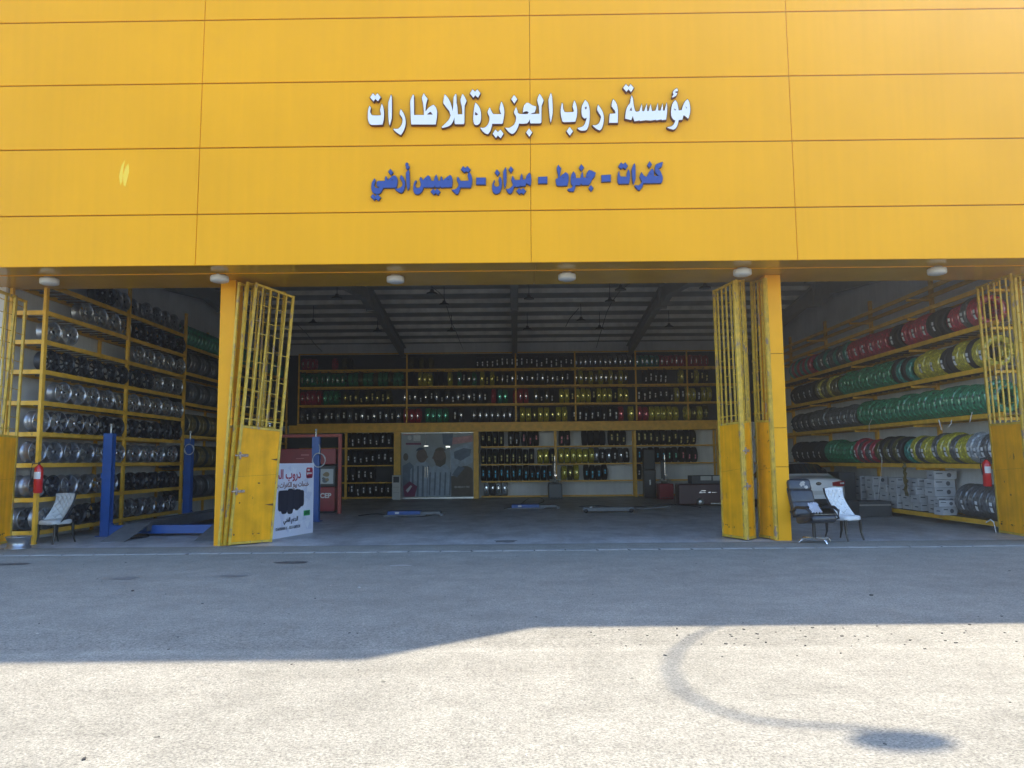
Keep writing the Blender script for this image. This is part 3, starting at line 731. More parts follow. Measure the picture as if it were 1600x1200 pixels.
rim_rack = bay_rack('rim_rack', 'tall yellow steel rack full of alloy rims along the left wall', 'Y', FX, XL + .06, 15.62, 22.4, [15.62, 19.02, 22.35], LZ, 6.0)
for z in LZ:
    mb = MB(); mb.b2((XL + .09, 15.595, z - .09), (FX - .031, 15.645, z - .001)); mb.build('end_beam', m_rackbar, rim_rack)
LRZ = [0.55, 1.46, 2.42, 3.38, 4.28, 5.08]
bay_rack('tyre_rack', 'yellow rack of ringed tyres behind the rim rack on the left wall', 'Y', FX, XL + .06, 22.45, 32.6, [25.7, 29.1, 32.5], LRZ, 6.0)
FR_ = 10.12
RZ = [0.22, 1.42, 2.50, 3.50, 4.43]
rr_ = bay_rack('tyre_rack', 'yellow rack of colourful wrapped tyres along the right wall', 'Y', FR_, XR - .03, 15.9, 32.6, [], RZ, 6.0, beam=.10)
for yy in (16.2, 19.6, 23.0, 26.4, 29.8):
    mb = MB(); mb.b2((XR - .09, yy - .05, 0), (XR - .002, yy + .05, 6.3)); rack_part(mb, 'upright', rr_)
    mb = MB()
    for z in RZ + [5.25, 5.75]:
        mb.b2((FR_ + .03, yy - .03, z - .16), (XR - .09, yy + .03, z - .101)) if z > .5 else None
    rack_part(mb, 'bracket', rr_)
for z in (5.25, 5.75):
    mb = MB(); mb.b2((FR_ + .02, 15.9, z - .10), (FR_ + .06, 32.6, z)); mb.b2((XR - .13, 15.9, z - .10), (XR - .092, 32.6, z)); rack_part(mb, 'rail', rr_)
FYB = 32.8
BZ = [3.22, 4.02, 4.80, 5.54]
br_ = bay_rack('tyre_rack', 'long yellow upper rack of coloured tyres across the back wall above the doors', 'X', FYB, YB - .05, -9.3, 9.75, [], BZ, 6.2, beam=.07, top_rail=6.24)
for x in (-9.26, -4.62, .05, 2.6, 5.2, 7.4):
    mb = MB(); mb.b2((x - .035, FYB - .04, 3.24), (x + .035, FYB - .026, 6.24)); rack_part(mb, 'upright', br_)
mb = MB(); mb.b2((-9.6, FYB - .16, 2.82), (9.75, FYB + .1, 3.12)); mb.b2((-9.6, FYB - .2, 3.121), (9.75, FYB + .1, 3.145)); rack_part(mb, 'beam', br_)
LBZ = [0.09, 0.72, 1.44, 2.19]
bay_rack('tyre_rack', 'lower back rack of black tyres left of the glass doors', 'X', FYB, YB - .05, -9.2, -5.2, [-7.2], LBZ, 2.81, beam=.05)
bay_rack('tyre_rack', 'lower back rack of tyres with blue stickers right of the glass doors', 'X', FYB, YB - .05, -1.45, 1.66, [1.72], LBZ, 2.81, beam=.05)
bay_rack('tyre_rack', 'lower back rack of yellow and blue tyres in the middle of the back wall', 'X', FYB, YB - .05, 1.80, 5.0, [5.1], LBZ, 2.81, beam=.05)
bay_rack('tyre_rack', 'lower back rack at the right behind the tyre changer', 'X', FYB, YB - .05, 5.2, 9.7, [8.6], LBZ, 2.81, beam=.05)
mb = MB()
mb.b2((-5.15, FYB - .12, 0), (-4.86, FYB + .1, 2.815)); tag(mb.build('post', m_rackbar), 'yellow square post left of the glass doors behind the white air cooler', 'post', 'yellow posts beside the glass doors')
mb = MB()
mb.b2((-1.77, FYB - .12, 0), (-1.55, FYB + .1, 2.815)); tag(mb.build('post', m_rackbar), 'yellow square post right of the glass doors', 'post', 'yellow posts beside the glass doors')

# ------------------------------------------------------------------ alloy rims
m_silver = mat('silver_alloy', (0.82, 0.83, 0.85), 0.2, metal=0.9)
m_grey = mat('gunmetal_alloy', (0.34, 0.35, 0.37), 0.3, metal=0.85)
m_blackrim = mat('gloss_black_alloy', (0.025, 0.026, 0.03), 0.25, coat=0.4)
m_inner = mat('rim_barrel', (0.42, 0.43, 0.45), 0.35, metal=0.8)
m_inner_dark = mat('dark_rim_barrel', (0.05, 0.05, 0.055), 0.4, metal=0.4)
def make_rim(style, R=0.225, Wd=0.23, label=''):
    """axis along local Y, face towards -Y, standing on z=0"""
    face, barrel = {'s': (m_silver, m_inner), 'g': (m_grey, m_inner), 'b': (m_blackrim, m_inner_dark), 'm': (m_silver, m_inner_dark)}[style[0]]
    root = bpy.data.objects.new('alloy_rim', None); COL.objects.link(root)
    c = Vector((0, 0, R))
    mb = MB()
    prof = [(R - .012, .004), (R, 0.0), (R, .014), (R - .018, .022), (R - .022, .055), (R - .045, .085), (R - .045, Wd - .06), (R - .018, Wd - .03), (R - .004, Wd - .012), (R, Wd),
            (R - .02, Wd), (R - .055, Wd - .06), (R - .055, .09), (R - .035, .05), (R - .025, .012), (R - .012, .004)]
    mb.lathe(prof, 32, axis='Y', c=c); mb.build('barrel', barrel, root)
    n, twin = {'5': (5, True), '6': (6, False), '7': (7, False), '8': (10, False), '4': (8, True)}[style[1]]
    mb = MB()
    mb.lathe([(R - .028, .026), (R - .012, .004), (R - .004, -.002), (R - .002, .008)], 32, axis='Y', c=c)
    for k in range(n):
        for off in ((-.16, .16) if twin else (0,)):
            a = 2 * math.pi * k / n + .3
            a1 = a + off * .5; a2 = a + off
            w0, w1 = (0.018, 0.014) if twin else (0.030 if n < 8 else .017, 0.022 if n < 8 else .013)
            pts = []
            for rr, ang, w, y in ((.045, a1 if twin else a, w0 * 1.1, .012), (R * .55, (a1 + a2) / 2 if twin else a, w0, -.002), (R - .024, a2, w1 * 1.25, .012)):
                d = Vector((math.cos(ang), 0, math.sin(ang))); t = Vector((-d.z, 0, d.x))
                for sx in (-1, 1):
                    pts.append(c + d * rr + t * w * sx + Vector((0, y, 0)))
                for sx in (-1, 1):
                    pts.append(c + d * rr + t * w * sx * .6 + Vector((0, y + .035, 0)))
            fs = []
            for i in (0, 4):
                fs += [(i, i + 1, i + 5, i + 4), (i + 1, i + 3, i + 7, i + 5), (i + 3, i + 2, i + 6, i + 7), (i + 2, i, i + 4, i + 6)]
            mb.add(pts, fs)
    mb.lathe([(.062, .05), (.062, .012), (.05, .004), (.032, .002)], 20, axis='Y', c=c)
    mb.build('spokes', face, root, fixn=True)
    mb = MB(); mb.lathe([(.031, .004), (.028, -.003), (0, -.004)], 16, axis='Y', c=c); mb.build('centre_cap', m_dark if style[0] != 'b' else m_grey, root)
    return root
RIMP = {}
def rim(style, loc, rz, label):
    if style not in RIMP:
        RIMP[style] = make_rim(style); r = RIMP[style]; r.location = loc; r.rotation_euler = (0, 0, rz)
        tag(r, label, 'wheel rim', 'rims on the left rack'); return r
    return copy_thing(RIMP[style], loc, rz, label, 'rims on the left rack')
COLW = {'s': 'silver', 'g': 'grey', 'b': 'black', 'm': 'silver'}
# face centres along each shelf in the photograph (px at the rack face), bottom shelf first
RIMROWS = [
 ('g', [(32,'g7'),(54,'g7'),(78,'g5'),(128,'b7'),(152,'b5'),(175,'b5'), (203,'g5'),(219,'g6'),(237,'g6'),(253,'g6'),(270,'m5')]),
 ('b', [(34,'s6'),(62,'g7'),(86,'b7'),(112,'g6'),(136,'g7'),(158,'s7'),(177,'g6'), (203,'b6'),(219,'b6'),(238,'b6'),(256,'b6'),(272,'b6')]),
 ('g', [(60,'g5'),(87,'g5'),(114,'g5'),(138,'g6'),(162,'s6'),(186,'s6'), (211,'s5'),(231,'s5'),(249,'s5'),(271,'s8')]),
 ('s', [(64,'s7'),(91,'m5'),(118,'m5'),(143,'m5'),(164,'b6'),(184,'b6'), (206,'b6'),(224,'b7'),(242,'b6'),(260,'b6'),(276,'b6')]),
 ('s', [(96,'s5'),(119,'s6'),(143,'s5'),(167,'s8'),(188,'s8'), (207,'s8'),(226,'s4'),(243,'s8'),(260,'s8'),(277,'s8')]),
 ('b', [(74,'b8'),(99,'b8'),(123,'b8'),(146,'b8'),(168,'b6'),(187,'b6'), (211,'b6'),(228,'b6'),(244,'s8'),(260,'g8'),(275,'g8')]),
 ('s', [(75,'s6'),(102,'s6'), (213,'s7'),(229,'s5'),(245,'s6'),(261,'s5'),(279,'s8')]),
 ('s', [(127,'s7'),(150,'s5'),(171,'s5'),(190,'s7'), (214,'b6'),(230,'b6'),(246,'b6'),(262,'b8'),(278,'b8')]),
 ('g', [(150,'b6'),(162,'b6'),(174,'g6'),(186,'g6'),(199,'g8'), (222,'g8'),(238,'g8'),(252,'g6'),(266,'g6'),(281,'g6')])]
for si, (dflt, row) in enumerate(RIMROWS):
    z = LZ[si] + 0.001
    for k, (px, st) in enumerate(row):
        p = AX(px, 650, FX + .02)
        deep = 0.38 if px < 58 else 0
        if deep: p = AX(px, 650, FX - deep); p.y = max(p.y, 15.87)
        if not deep and min(abs(p.y - u) for u in (15.62, 19.02, 22.35)) < .27: deep = .12; p = AX(px, 650, FX - .1)
        rim(st, (FX + .045 - deep, p.y, z), rad(78 + rng.uniform(-4, 4)),
            f'{COLW[st[0]]} alloy rim, {ordn(k + 1)} from front, {ordn(si + 1)} shelf up of the rim rack')
r = make_rim('s7'); r.name = 'alloy_rim'; p = G(28, 850)
tag(r, 'bare silver rim lying flat on the ground in front of the left gate', 'wheel rim'); r.rotation_euler = (rad(90 + 180), 0, 0); p = AY(29, 840, 14.93); r.location = (p.x, 14.93 - .225, .232)
r.scale = (1, 1, 1)

# ------------------------------------------------------------------ tyres
m_rubber = mat('tyre_rubber', (0.022, 0.022, 0.024), 0.55, var=0.2, vscale=20)
FILM = {'green': (0.03, 0.24, 0.12), 'teal': (0.03, 0.24, 0.20), 'red': (0.40, 0.03, 0.06), 'yellow': (0.46, 0.40, 0.03), 'clear': (0.10, 0.105, 0.11), 'silver': (0.30, 0.33, 0.36), 'olive': (0.10, 0.09, 0.02), 'gold': (0.16, 0.12, 0.03), 'blue': (0.02, 0.2, 0.38)}
FM, FM2 = {}, {}
for k, c in FILM.items():
    FM[k] = mat(k + '_film', tuple(x * .8 for x in c), 0.4, var=0.25, vscale=18, coat=1.0, spec=0.6, bump=0.12, bscale=22)
    FM2[k] = mat(k + '_film_overlap', tuple(min(.7, x * 1.5 + .03) for x in c), 0.25, var=0.2, vscale=18, coat=1.0, spec=0.8, bump=0.15, bscale=22)
def tyre_prof(R, w, r):
    h = w / 2
    p = [(r, -h * .70), (r + .02, -h * .86), (R * .80, -h), (R * .90, -h * .95), (R * .96, -h * .82), (R * .99, -h * .66)]
    for g in (-.45, -.15, .15, .45):
        p += [(R, h * (g - .10)), (R - .010, h * (g - .06)), (R - .010, h * (g + .06)), (R, h * (g + .10))]
    p += [(R * .99, h * .66), (R * .96, h * .82), (R * .90, h * .95), (R * .80, h), (r + .02, h * .86), (r, h * .70)]
    return p
TY = {}
def tyre_mesh(kind, R=0.33, w=0.235, n=36):
    key = (kind, R, w, n)
    if key in TY: return TY[key]
    mb = MB(); r = R * .62
    if kind == 'black':
        mb.lathe(tyre_prof(R, w, r), n, axis='Y', close=True); ms = [m_rubber]
    else:
        sp = 4
        P_ = tyre_prof(R + .004, w + .008, r)
        def mm(i, k): return 1 if (k * 2 + i) % 7 < 2 else (2 if kind in ('green', 'gold', 'clear', 'olive') and (k + i * 3) % 9 == 0 else 0)
        mb.lathe(P_, n, axis='Y', close=True, mats=mm)
        ms = [FM[kind], FM2[kind], m_rubber]
    o = mb.build('tyre', ms, fixn=False, link=False)
    bm = bmesh.new(); bm.from_mesh(o.data); bmesh.ops.recalc_face_normals(bm, faces=bm.faces); bm.to_mesh(o.data); bm.free()
    TY[key] = o.data
    return o.data
LAB = {}
def label_or_glint_mesh(R, colname, wide=0.05, long=0.30, a0=90, foil=False):
    """paper label, or strip imitating a film glint, bent round the tread; a0 degrees where 90 is the top and 180 is the -X side; axis local Y"""
    key = (R, colname, wide, long, a0, foil)
    if key in LAB: return LAB[key]
    cols = {'white': (0.88, 0.89, 0.9), 'yellow': (0.85, 0.74, 0.25), 'blue': (0.10, 0.62, 0.9), 'red': (0.9, 0.32, 0.36), 'green': (0.25, 0.85, 0.6), 'grey': (.5, .51, .52)}
    mb = MB(); n = 6
    for i in range(n):
        a, b = (rad(a0) + (j / n - .5) * long / R for j in (i, i + 1))
        q = [((R + .006) * math.cos(a), -wide / 2, (R + .006) * math.sin(a)), ((R + .006) * math.cos(a), wide / 2, (R + .006) * math.sin(a)),
             ((R + .006) * math.cos(b), wide / 2, (R + .006) * math.sin(b)), ((R + .006) * math.cos(b), -wide / 2, (R + .006) * math.sin(b))]
        mi = 0 if i not in (2,) else 1
        mb.add(q, [(0, 1, 2, 3)], mi)
        q2 = [tuple(Vector(v) * .9985) for v in q]
    o = mb.build('label_or_glint', [mat('glint_' + colname, cols[colname], 0.2, metal=0.92, bump=.1, bscale=40) if foil else mat('label_' + colname, cols[colname], 0.4), mat('glint_' + colname, cols[colname]) if foil else mat('label_print', (0.12, 0.12, 0.13), 0.5)], link=False)
    LAB[key] = o.data
    return o.data
MASS = MB()
MASS_M = {}
mass_mats = []
def mass_add(me, M):
    o = len(MASS.v); MASS.v += [tuple(M @ v.co) for v in me.vertices]
    idx = []
    for m in me.materials:
        if m.name not in MASS_M: MASS_M[m.name] = len(mass_mats); mass_mats.append(m)
        idx.append(MASS_M[m.name])
    for p in me.polygons:
        MASS.f.append(tuple(v + o for v in p.vertices)); MASS.m.append(idx[p.material_index]); MASS.sm.append(True)
def tyre(kind, loc, rot, label, group, R=.33, w=.235, lab=None, mass=False, n=36):
    me = tyre_mesh(kind, R, w, n)
    M = Matrix.Translation(loc) @ rot.to_4x4()
    lm = None
    if lab: lm = label_or_glint_mesh(R + (.004 if kind != 'black' else 0), lab[0], lab[1], lab[2], lab[3], len(lab) > 4)
    if mass:
        mass_add(me, M)
        if lm: mass_add(lm, M)
        return
    o = bpy.data.objects.new('tyre', me); COL.objects.link(o); o.matrix_world = M
    tag(o, label, 'tyre', group)
    if lm:
        l = bpy.data.objects.new('label_or_glint', lm); COL.objects.link(l); l.parent = o
def jit(a=3): return Matrix.Rotation(rad(rng.uniform(-a, a)), 3, 'Z') @ Matrix.Rotation(rad(rng.uniform(-a, a)), 3, 'X')
NAMEK = {'clear': 'clear wrapped', 'black': 'black', 'green': 'green wrapped', 'teal': 'teal wrapped', 'red': 'red wrapped', 'yellow': 'yellow wrapped', 'silver': 'silver wrapped', 'olive': 'olive wrapped', 'gold': 'gold banded', 'blue': 'blue wrapped'}
# right wall, each shelf: spans in picture px (far to near) and the wrap they show
RIGHT = {
 4: [(1237, 1272, ['red', 'teal']), (1280, 1330, ['teal', 'clear', 'clear']), (1331, 1394, ['red']), (1396, 1414, ['black']), (1416, 1460, ['red']), (1461, 1486, ['black']), (1488, 1545, ['red', 'red', 'clear'])],
 3: [(1237, 1272, ['black']), (1275, 1312, ['olive', 'olive', 'yellow']), (1314, 1396, ['green']), (1398, 1430, ['teal', 'black']), (1433, 1470, ['yellow']), (1471, 1486, ['black', 'yellow']), (1487, 1550, ['yellow', 'yellow', 'black'])],
 2: [(1237, 1266, ['black', 'clear']), (1267, 1338, ['clear']), (1340, 1560, ['green'])],
 1: [(1237, 1288, ['black']), (1289, 1330, ['green']), (1332, 1364, ['red', 'clear']), (1365, 1408, ['black', 'olive']), (1410, 1420, ['teal']), (1421, 1512, ['yellow', 'yellow', 'clear']), (1513, 1565, ['silver', 'silver', 'clear'])],
 0: [(1487, 1572, ['clear'])]}
shelfname = ['lowest', 'second', 'third', 'fourth', 'fifth', 'sixth']
for si, spans in RIGHT.items():
    items = []
    for a, b, kinds in spans:
        ya, yb = AX(b, 700, FR_).y, AX(a, 700, FR_).y
        y = ya + .13; k = 0
        while y < yb:
            items.append((y, kinds[k % len(kinds)])); y += .252; k += 1
    items.sort()
    for k, (y, kind) in enumerate(items):
        R = rng.choice((.32, .335, .35, .365)) if si else .37
        lab = None
        if kind in ('red', 'yellow', 'clear', 'black', 'silver') and (k % 2 == 0 or kind == 'silver'): lab = ('white', .09, .22, 195)
        tyre(kind, Vector((FR_ + R * .93, y, RZ[si] + R + .006)), Matrix.Rotation(rad(rng.uniform(-5, 5)), 3, 'Z') @ Matrix.Rotation(rad(rng.uniform(2, 9)), 3, 'X'), f'{NAMEK[kind]} tyre, {ordn(k + 1)} from front, {shelfname[si]} shelf of the right rack',
             'wrapped tyres on the right rack', R, .212, lab, mass=(y > 22.3), n=40)
# left rear rack: ringed tyres
for si, z in enumerate(LRZ):
    y = 22.62; k = 0
    while y < 32.3:
        kind = 'green' if si == 5 else ('gold' if si in (1, 2) else 'clear') if k % 3 else 'black'
        if si == 5 and y > 26: kind = rng.choice(('green', 'teal'))
        R = .33
        tyre(kind, Vector((FX - R * .9, y, z + R + .006)), jit(3), f'{NAMEK[kind]} tyre, {ordn(k + 1)} from front, {shelfname[si]} shelf behind the rim rack',
             'tyres behind the rim rack', R, .235, None, mass=(y > 24.9), n=36)
        y += .262; k += 1
# back wall: axis along X, tread to the viewer
RX = Matrix.Rotation(rad(90), 3, 'Z')
def back_row(z, spans, shelf_words, mass, group, step=.258, R0=.325):
    k = 0
    for a, b, kinds, lab in spans:
        xa, xb = AY(a, 680, FYB).x, AY(b, 680, FYB).x
        x = xa + .13; j = 0
        while x < xb - .05:
            kind = kinds[j % len(kinds)]; R = R0 * rng.uniform(.95, 1.03)
            R = round(R / .01) * .01
            lb = None
            if lab:
                # local axis Y -> world -X after RX ; local +X -> world +Y, so 180 faces the viewer
                lb = (lab, .055 if kind == 'black' else .05, rng.choice((.18, .24, .30)), rng.choice((176, 186, 196, 204))) if kind == 'black' else (lab, rng.choice((.04, .06)), rng.choice((.24, .32)), rng.choice((180, 184, 188)), 'foil')  # wrapped tyres get a mirror strip imitating the glint on their film
            lw = f' with {lab} sticker or glint' if lab and not mass else ''
            tyre(kind, Vector((x, FYB + .02 + R, z + R + .004)), RX @ jit(2), f'{NAMEK[kind]} tyre{lw}, {ordn(k + 1)} from left, {shelf_words}', group, R, round(step * .87, 3), lb, mass, n=28)
            x += step; j += 1; k += 1
back_row(BZ[3], [(467, 496, ['red'], 'white'), (515, 529, ['red'], None), (531, 546, ['olive', 'black'], None), (637, 677, ['olive', 'black'], None), (742, 897, ['black'], 'white'), (897, 990, ['clear'], 'white'), (994, 1032, ['teal'], 'white'), (1033, 1116, ['red'], 'white')], '', True, '', R0=.27, step=.212)
back_row(BZ[2], [(466, 540, ['green'], 'white'), (541, 628, ['green', 'green', 'olive'], None), (637, 650, ['black'], None), (651, 675, ['yellow'], 'yellow'), (676, 697, ['black'], None), (698, 712, ['yellow'], 'yellow'), (713, 748, ['green', 'black', 'olive'], 'grey'), (749, 780, ['yellow', 'black'], 'yellow'), (781, 897, ['olive', 'black'], 'white'), (897, 986, ['gold', 'yellow'], 'white'), (1007, 1052, ['black'], 'white'), (1064, 1112, ['yellow', 'black', 'black'], 'yellow')], '', True, '', step=.215)
back_row(BZ[1], [(466, 502, ['red'], 'white'), (502, 533, ['green'], 'green'), (534, 614, ['olive', 'black'], 'yellow'), (627, 766, ['clear', 'black'], 'white'), (767, 776, ['red'], None), (777, 800, ['teal', 'green'], 'green'), (801, 832, ['red'], 'white'), (834, 873, ['olive', 'black'], 'white'), (874, 988, ['yellow', 'yellow', 'black', 'yellow'], 'yellow'), (996, 1055, ['black'], 'white'), (1056, 1116, ['yellow', 'black', 'yellow'], 'white')], '', True, '', step=.23)
back_row(BZ[0], [(466, 628, ['clear', 'black'], 'white'), (629, 662, ['red'], 'white'), (663, 705, ['green'], 'green'), (706, 730, ['black', 'clear'], 'white'), (736, 812, ['clear'], 'white'), (812, 892, ['yellow', 'yellow', 'olive'], 'yellow'), (893, 967, ['black'], 'white'), (967, 982, ['red'], 'red'), (983, 992, ['yellow'], 'yellow'), (996, 1014, ['red'], 'red'), (1015, 1062, ['yellow'], 'yellow'), (1072, 1116, ['yellow', 'olive'], 'yellow')], '', True, '')
gA, gB, gC, gD = 'tyres left of the glass doors', 'tyres right of the glass doors', 'tyres in the middle back rack', 'tyres in the right back rack'
LN = ['lowest shelf', 'second shelf', 'third shelf', 'top shelf']
for i, (a, b, l) in enumerate(((536, 614, 'white'), (538, 588, 'white'), (540, 614, 'white'), (527, 614, 'white'))):
    back_row(LBZ[i], [(a, b, ['black'], l)], LN[i] + ' left of glass doors', False, gA)
back_row(LBZ[3], [(750, 792, ['black'], 'yellow'), (793, 812, ['black'], 'white'), (814, 844, ['black'], 'red')], LN[3] + ' right of glass doors', False, gB)
back_row(LBZ[2], [(750, 838, ['black'], 'yellow'), (839, 866, ['yellow', 'yellow', 'black'], 'yellow')], LN[2] + ' right of glass doors', False, gB)
back_row(LBZ[1], [(750, 866, ['black'], 'blue')], LN[1] + ' right of glass doors', False, gB)
back_row(LBZ[0], [(755, 791, ['silver', 'clear', 'silver'], 'white')], LN[0] + ' right of glass doors', False, gB)
back_row(LBZ[3], [(873, 890, ['black'], 'red'), (909, 950, ['black'], None), (951, 982, ['black'], 'yellow')], LN[3] + ' of the middle back rack', False, gC)
back_row(LBZ[2], [(872, 926, ['yellow'], 'yellow'), (927, 989, ['clear', 'black'], 'white')], LN[2] + ' of the middle back rack', False, gC)
back_row(LBZ[1], [(876, 910, ['yellow', 'olive'], 'yellow'), (911, 946, ['black'], 'blue')], LN[1] + ' of the middle back rack', False, gC)
back_row(LBZ[3], [(994, 1088, ['black'], 'yellow')], LN[3] + ' of the right back rack', False, gD)
back_row(LBZ[2], [(994, 1040, ['black'], 'blue'), (1041, 1062, ['black'], 'green'), (1062, 1094, ['black'], 'red')], LN[2] + ' of the right back rack', False, gD)
back_row(LBZ[1], [(993, 1003, ['black'], 'white')], LN[1] + ' of the right back rack', False, gD)
mo = MASS.build('racked_tyres', mass_mats)
stuff(tag(mo, 'far rows of coloured tyres filling the high back racks', 'tyres'))

# ------------------------------------------------------------------ four post car lift, left bay
lift = thing('car_lift', 'blue four post car lift with dark steel ramps in the left bay', 'car lift', (-7.3, 19.2, 0))
lm_ = Matrix.Translation((7.3, -19.2, 0))
def child(o, root):
    o.parent = root; o.matrix_parent_inverse = Matrix.Translation(-root.location); return o
for (x, y, s_) in ((-9.1, 17.25, 1), (-5.5, 17.28, -1), (-9.15, 21.6, 1), (-5.42, 21.0, -1)):
    mb = MB()
    mb.b2((x - .10, y - .085, .02), (x + .10, y - .07, 2.28)); mb.b2((x - .10, y + .07, .02), (x + .10, y + .085, 2.28)); mb.b2((x - s_ * .10, y - .07, .02), (x - s_ * .085, y + .07, 2.28))
    mb.b2((x - .16, y - .16, 0.004), (x + .16, y + .16, .02)); mb.b2((x - .115, y - .1, 1.28), (x + .115, y - .086, 1.40))
    mb.add([(x + s_ * .1, y - .06, .021), (x + s_ * .34, y - .06, .021), (x + s_ * .1, y - .06, .30), (x + s_ * .1, y + .06, .021), (x + s_ * .34, y + .06, .021), (x + s_ * .1, y + .06, .30)], [(0, 1, 2), (5, 4, 3), (0, 3, 4, 1), (1, 4, 5, 2), (2, 5, 3, 0)])
    child(mb.build('post', m_blue), lift)
    mb = MB(); mb.tube([(x + s_ * .02, y, .1), (x + s_ * .02, y, 2.45)], .018); mb.lathe([(0, 2.44), (.035, 2.44), (.035, 2.5), (0, 2.5)], 10, c=(x + s_ * .02, y, 0)); child(mb.build('screw', m_steel), lift)
for y in (17.25, 21.4):
    mb = MB(); mb.b2((-8.97, y - .09, .06), (-5.63, y + .09, .24)); child(mb.build('crossbeam', m_blue), lift)
for x in (-8.28, -6.35):
    mb = MB(); mb.b2((x - .25, 17.0, .245), (x + .25, 21.9, .285)); mb.b2((x - .25, 17.0, .285), (x - .235, 21.9, .315)); mb.b2((x + .235, 17.0, .285), (x + .25, 21.9, .315)); mb.b2((x - .24, 17.0, .13), (x - .2, 21.9, .245)); mb.b2((x + .2, 17.0, .13), (x + .24, 21.9, .245))
    child(mb.build('runway', m_plate), lift)
    mb = MB(); mb.add([(x - .25, 15.95, .01), (x + .25, 15.95, .01), (x + .25, 16.99, .285), (x - .25, 16.99, .285), (x - .25, 15.95, .004), (x + .25, 15.95, .004), (x + .25, 16.99, .25), (x - .25, 16.99, .25)], [(0, 1, 2, 3), (7, 6, 5, 4), (0, 4, 5, 1), (1, 5, 6, 2), (2, 6, 7, 3), (3, 7, 4, 0)])
    child(mb.build('ramp', m_plate), lift)
def coil(c, R, label, tilt=0.0):
    mb = MB()
    for j in range(4):
        pts = []
        for k in range(25):
            a = 2 * math.pi * k / 24; rr = R * (1 + .05 * math.sin(3 * a + j))
            pts.append((c[0] + rr * math.cos(a), c[1] - .012 * j - .03, c[2] + rr * 1.1 * math.sin(a)))
        mb.tube(pts, .008, 6, cap=False)
    mb.tube([(c[0], c[1] - .02, c[2] + R), (c[0] + .03, c[1] - .05, c[2] + R * 1.9), (c[0] - .01, c[1] - .02, c[2] + R * 2.5)], .008, 6)
    return tag(mb.build('hose_coil', mat('pale_hose', (.55, .56, .55), .5)), label, 'hose', 'coiled hoses on the lift posts')
coil((-9.08, 21.48, 1.98), .13, 'pale coiled air hose hanging on the rear left lift post')
p = AY(499, 719, 20.85); coil((p.x, 20.84, p.z), .17, 'pale coiled air hose on the lift post behind the white banner')

# ------------------------------------------------------------------ fire extinguishers
def extinguisher(loc, label, proto=[None]):
    if proto[0]: return copy_thing(proto[0], loc, 0, label)
    t = thing('fire_extinguisher', label, 'extinguisher', loc, 0, 'red fire extinguishers on the racks'); proto[0] = t
    mb = MB(); mb.lathe([(0, 0), (.07, 0), (.082, .015), (.082, .46), (.07, .51), (.035, .545), (.03, .56), (0, .56)], 20); mb.build('cylinder', m_ext, t)
    mb = MB(); mb.lathe([(0, .56), (.02, .56), (.02, .61), (0, .61)], 10); mb.bar((0, 0, .60), (.09, 0, .66), .02, .015); mb.bar((0, 0, .60), (.09, 0, .61), .02, .012); mb.build('valve', m_dark, t)
    mb = MB(); mb.tube([(-.02, -.01, .59), (-.12, -.02, .58), (-.14, -.03, .45), (-.12, -.05, .25)], .012, 6); mb.build('hose', m_dark, t)
    mb = MB(); n = 8
    for i in range(n):
        a, b = (rad(-90 + (j / n - .5) * 110) for j in (i, i + 1)); r_ = .0835
        mb.add([(r_ * math.cos(a), r_ * math.sin(a), .28), (r_ * math.cos(b), r_ * math.sin(b), .28), (r_ * math.cos(b), r_ * math.sin(b), .42), (r_ * math.cos(a), r_ * math.sin(a), .42)], [(0, 1, 2, 3)])
        if 0: mb.add([(r_ * math.cos(a), r_ * math.sin(a), .16), (r_ * math.cos(b), r_ * math.sin(b), .16), (r_ * math.cos(b), r_ * math.sin(b), .17), (r_ * math.cos(a), r_ * math.sin(a), .17)], [(0, 1, 2, 3)])
    mb.build('label', m_white, t)
    return t
p = AX(58, 772, FX + .16); extinguisher((FX + .17, p.y, p.z + .02), 'red fire extinguisher on the front upright of the rim rack')
p = AX(293, 759, FX + .16); extinguisher((FX + .17, p.y, p.z), 'red fire extinguisher at the rear end of the rim rack')
p = AX(1547, 760, FR_ - .1); extinguisher((FR_ - .15, p.y, p.z), 'red fire extinguisher beside the far right gate')

# ------------------------------------------------------------------ white advertising banner board
A_, B_ = Vector((-5.13, 15.97, 0)), Vector((-4.63, 17.74, 0))
A_ = B_ + (A_ - B_).normalized() * 2.05
u_ = (B_ - A_).normalized(); wn_ = Vector((u_.y, -u_.x, 0))
Lb, Hb = 2.05, 1.575
ban = thing('banner_board', 'white advertising board with red Arabic title and printed tyres beside the left gate', 'sign', (B_.x, B_.y, 0))
MBan = Matrix(((u_.x, 0, wn_.x, 0), (u_.y, 0, wn_.y, 0), (0, 1, 0, 0), (0, 0, 0, 1)))   # local x along board from A to B, y up, z outward
MB0 = Matrix.Translation(A_ - B_) @ MBan
mb = MB(); mb.box((Lb / 2, Hb / 2, -.02), (Lb, Hb, .04), M=MB0); mb.build('panel', mat('banner_white', (.70, .72, .82), .5), ban)
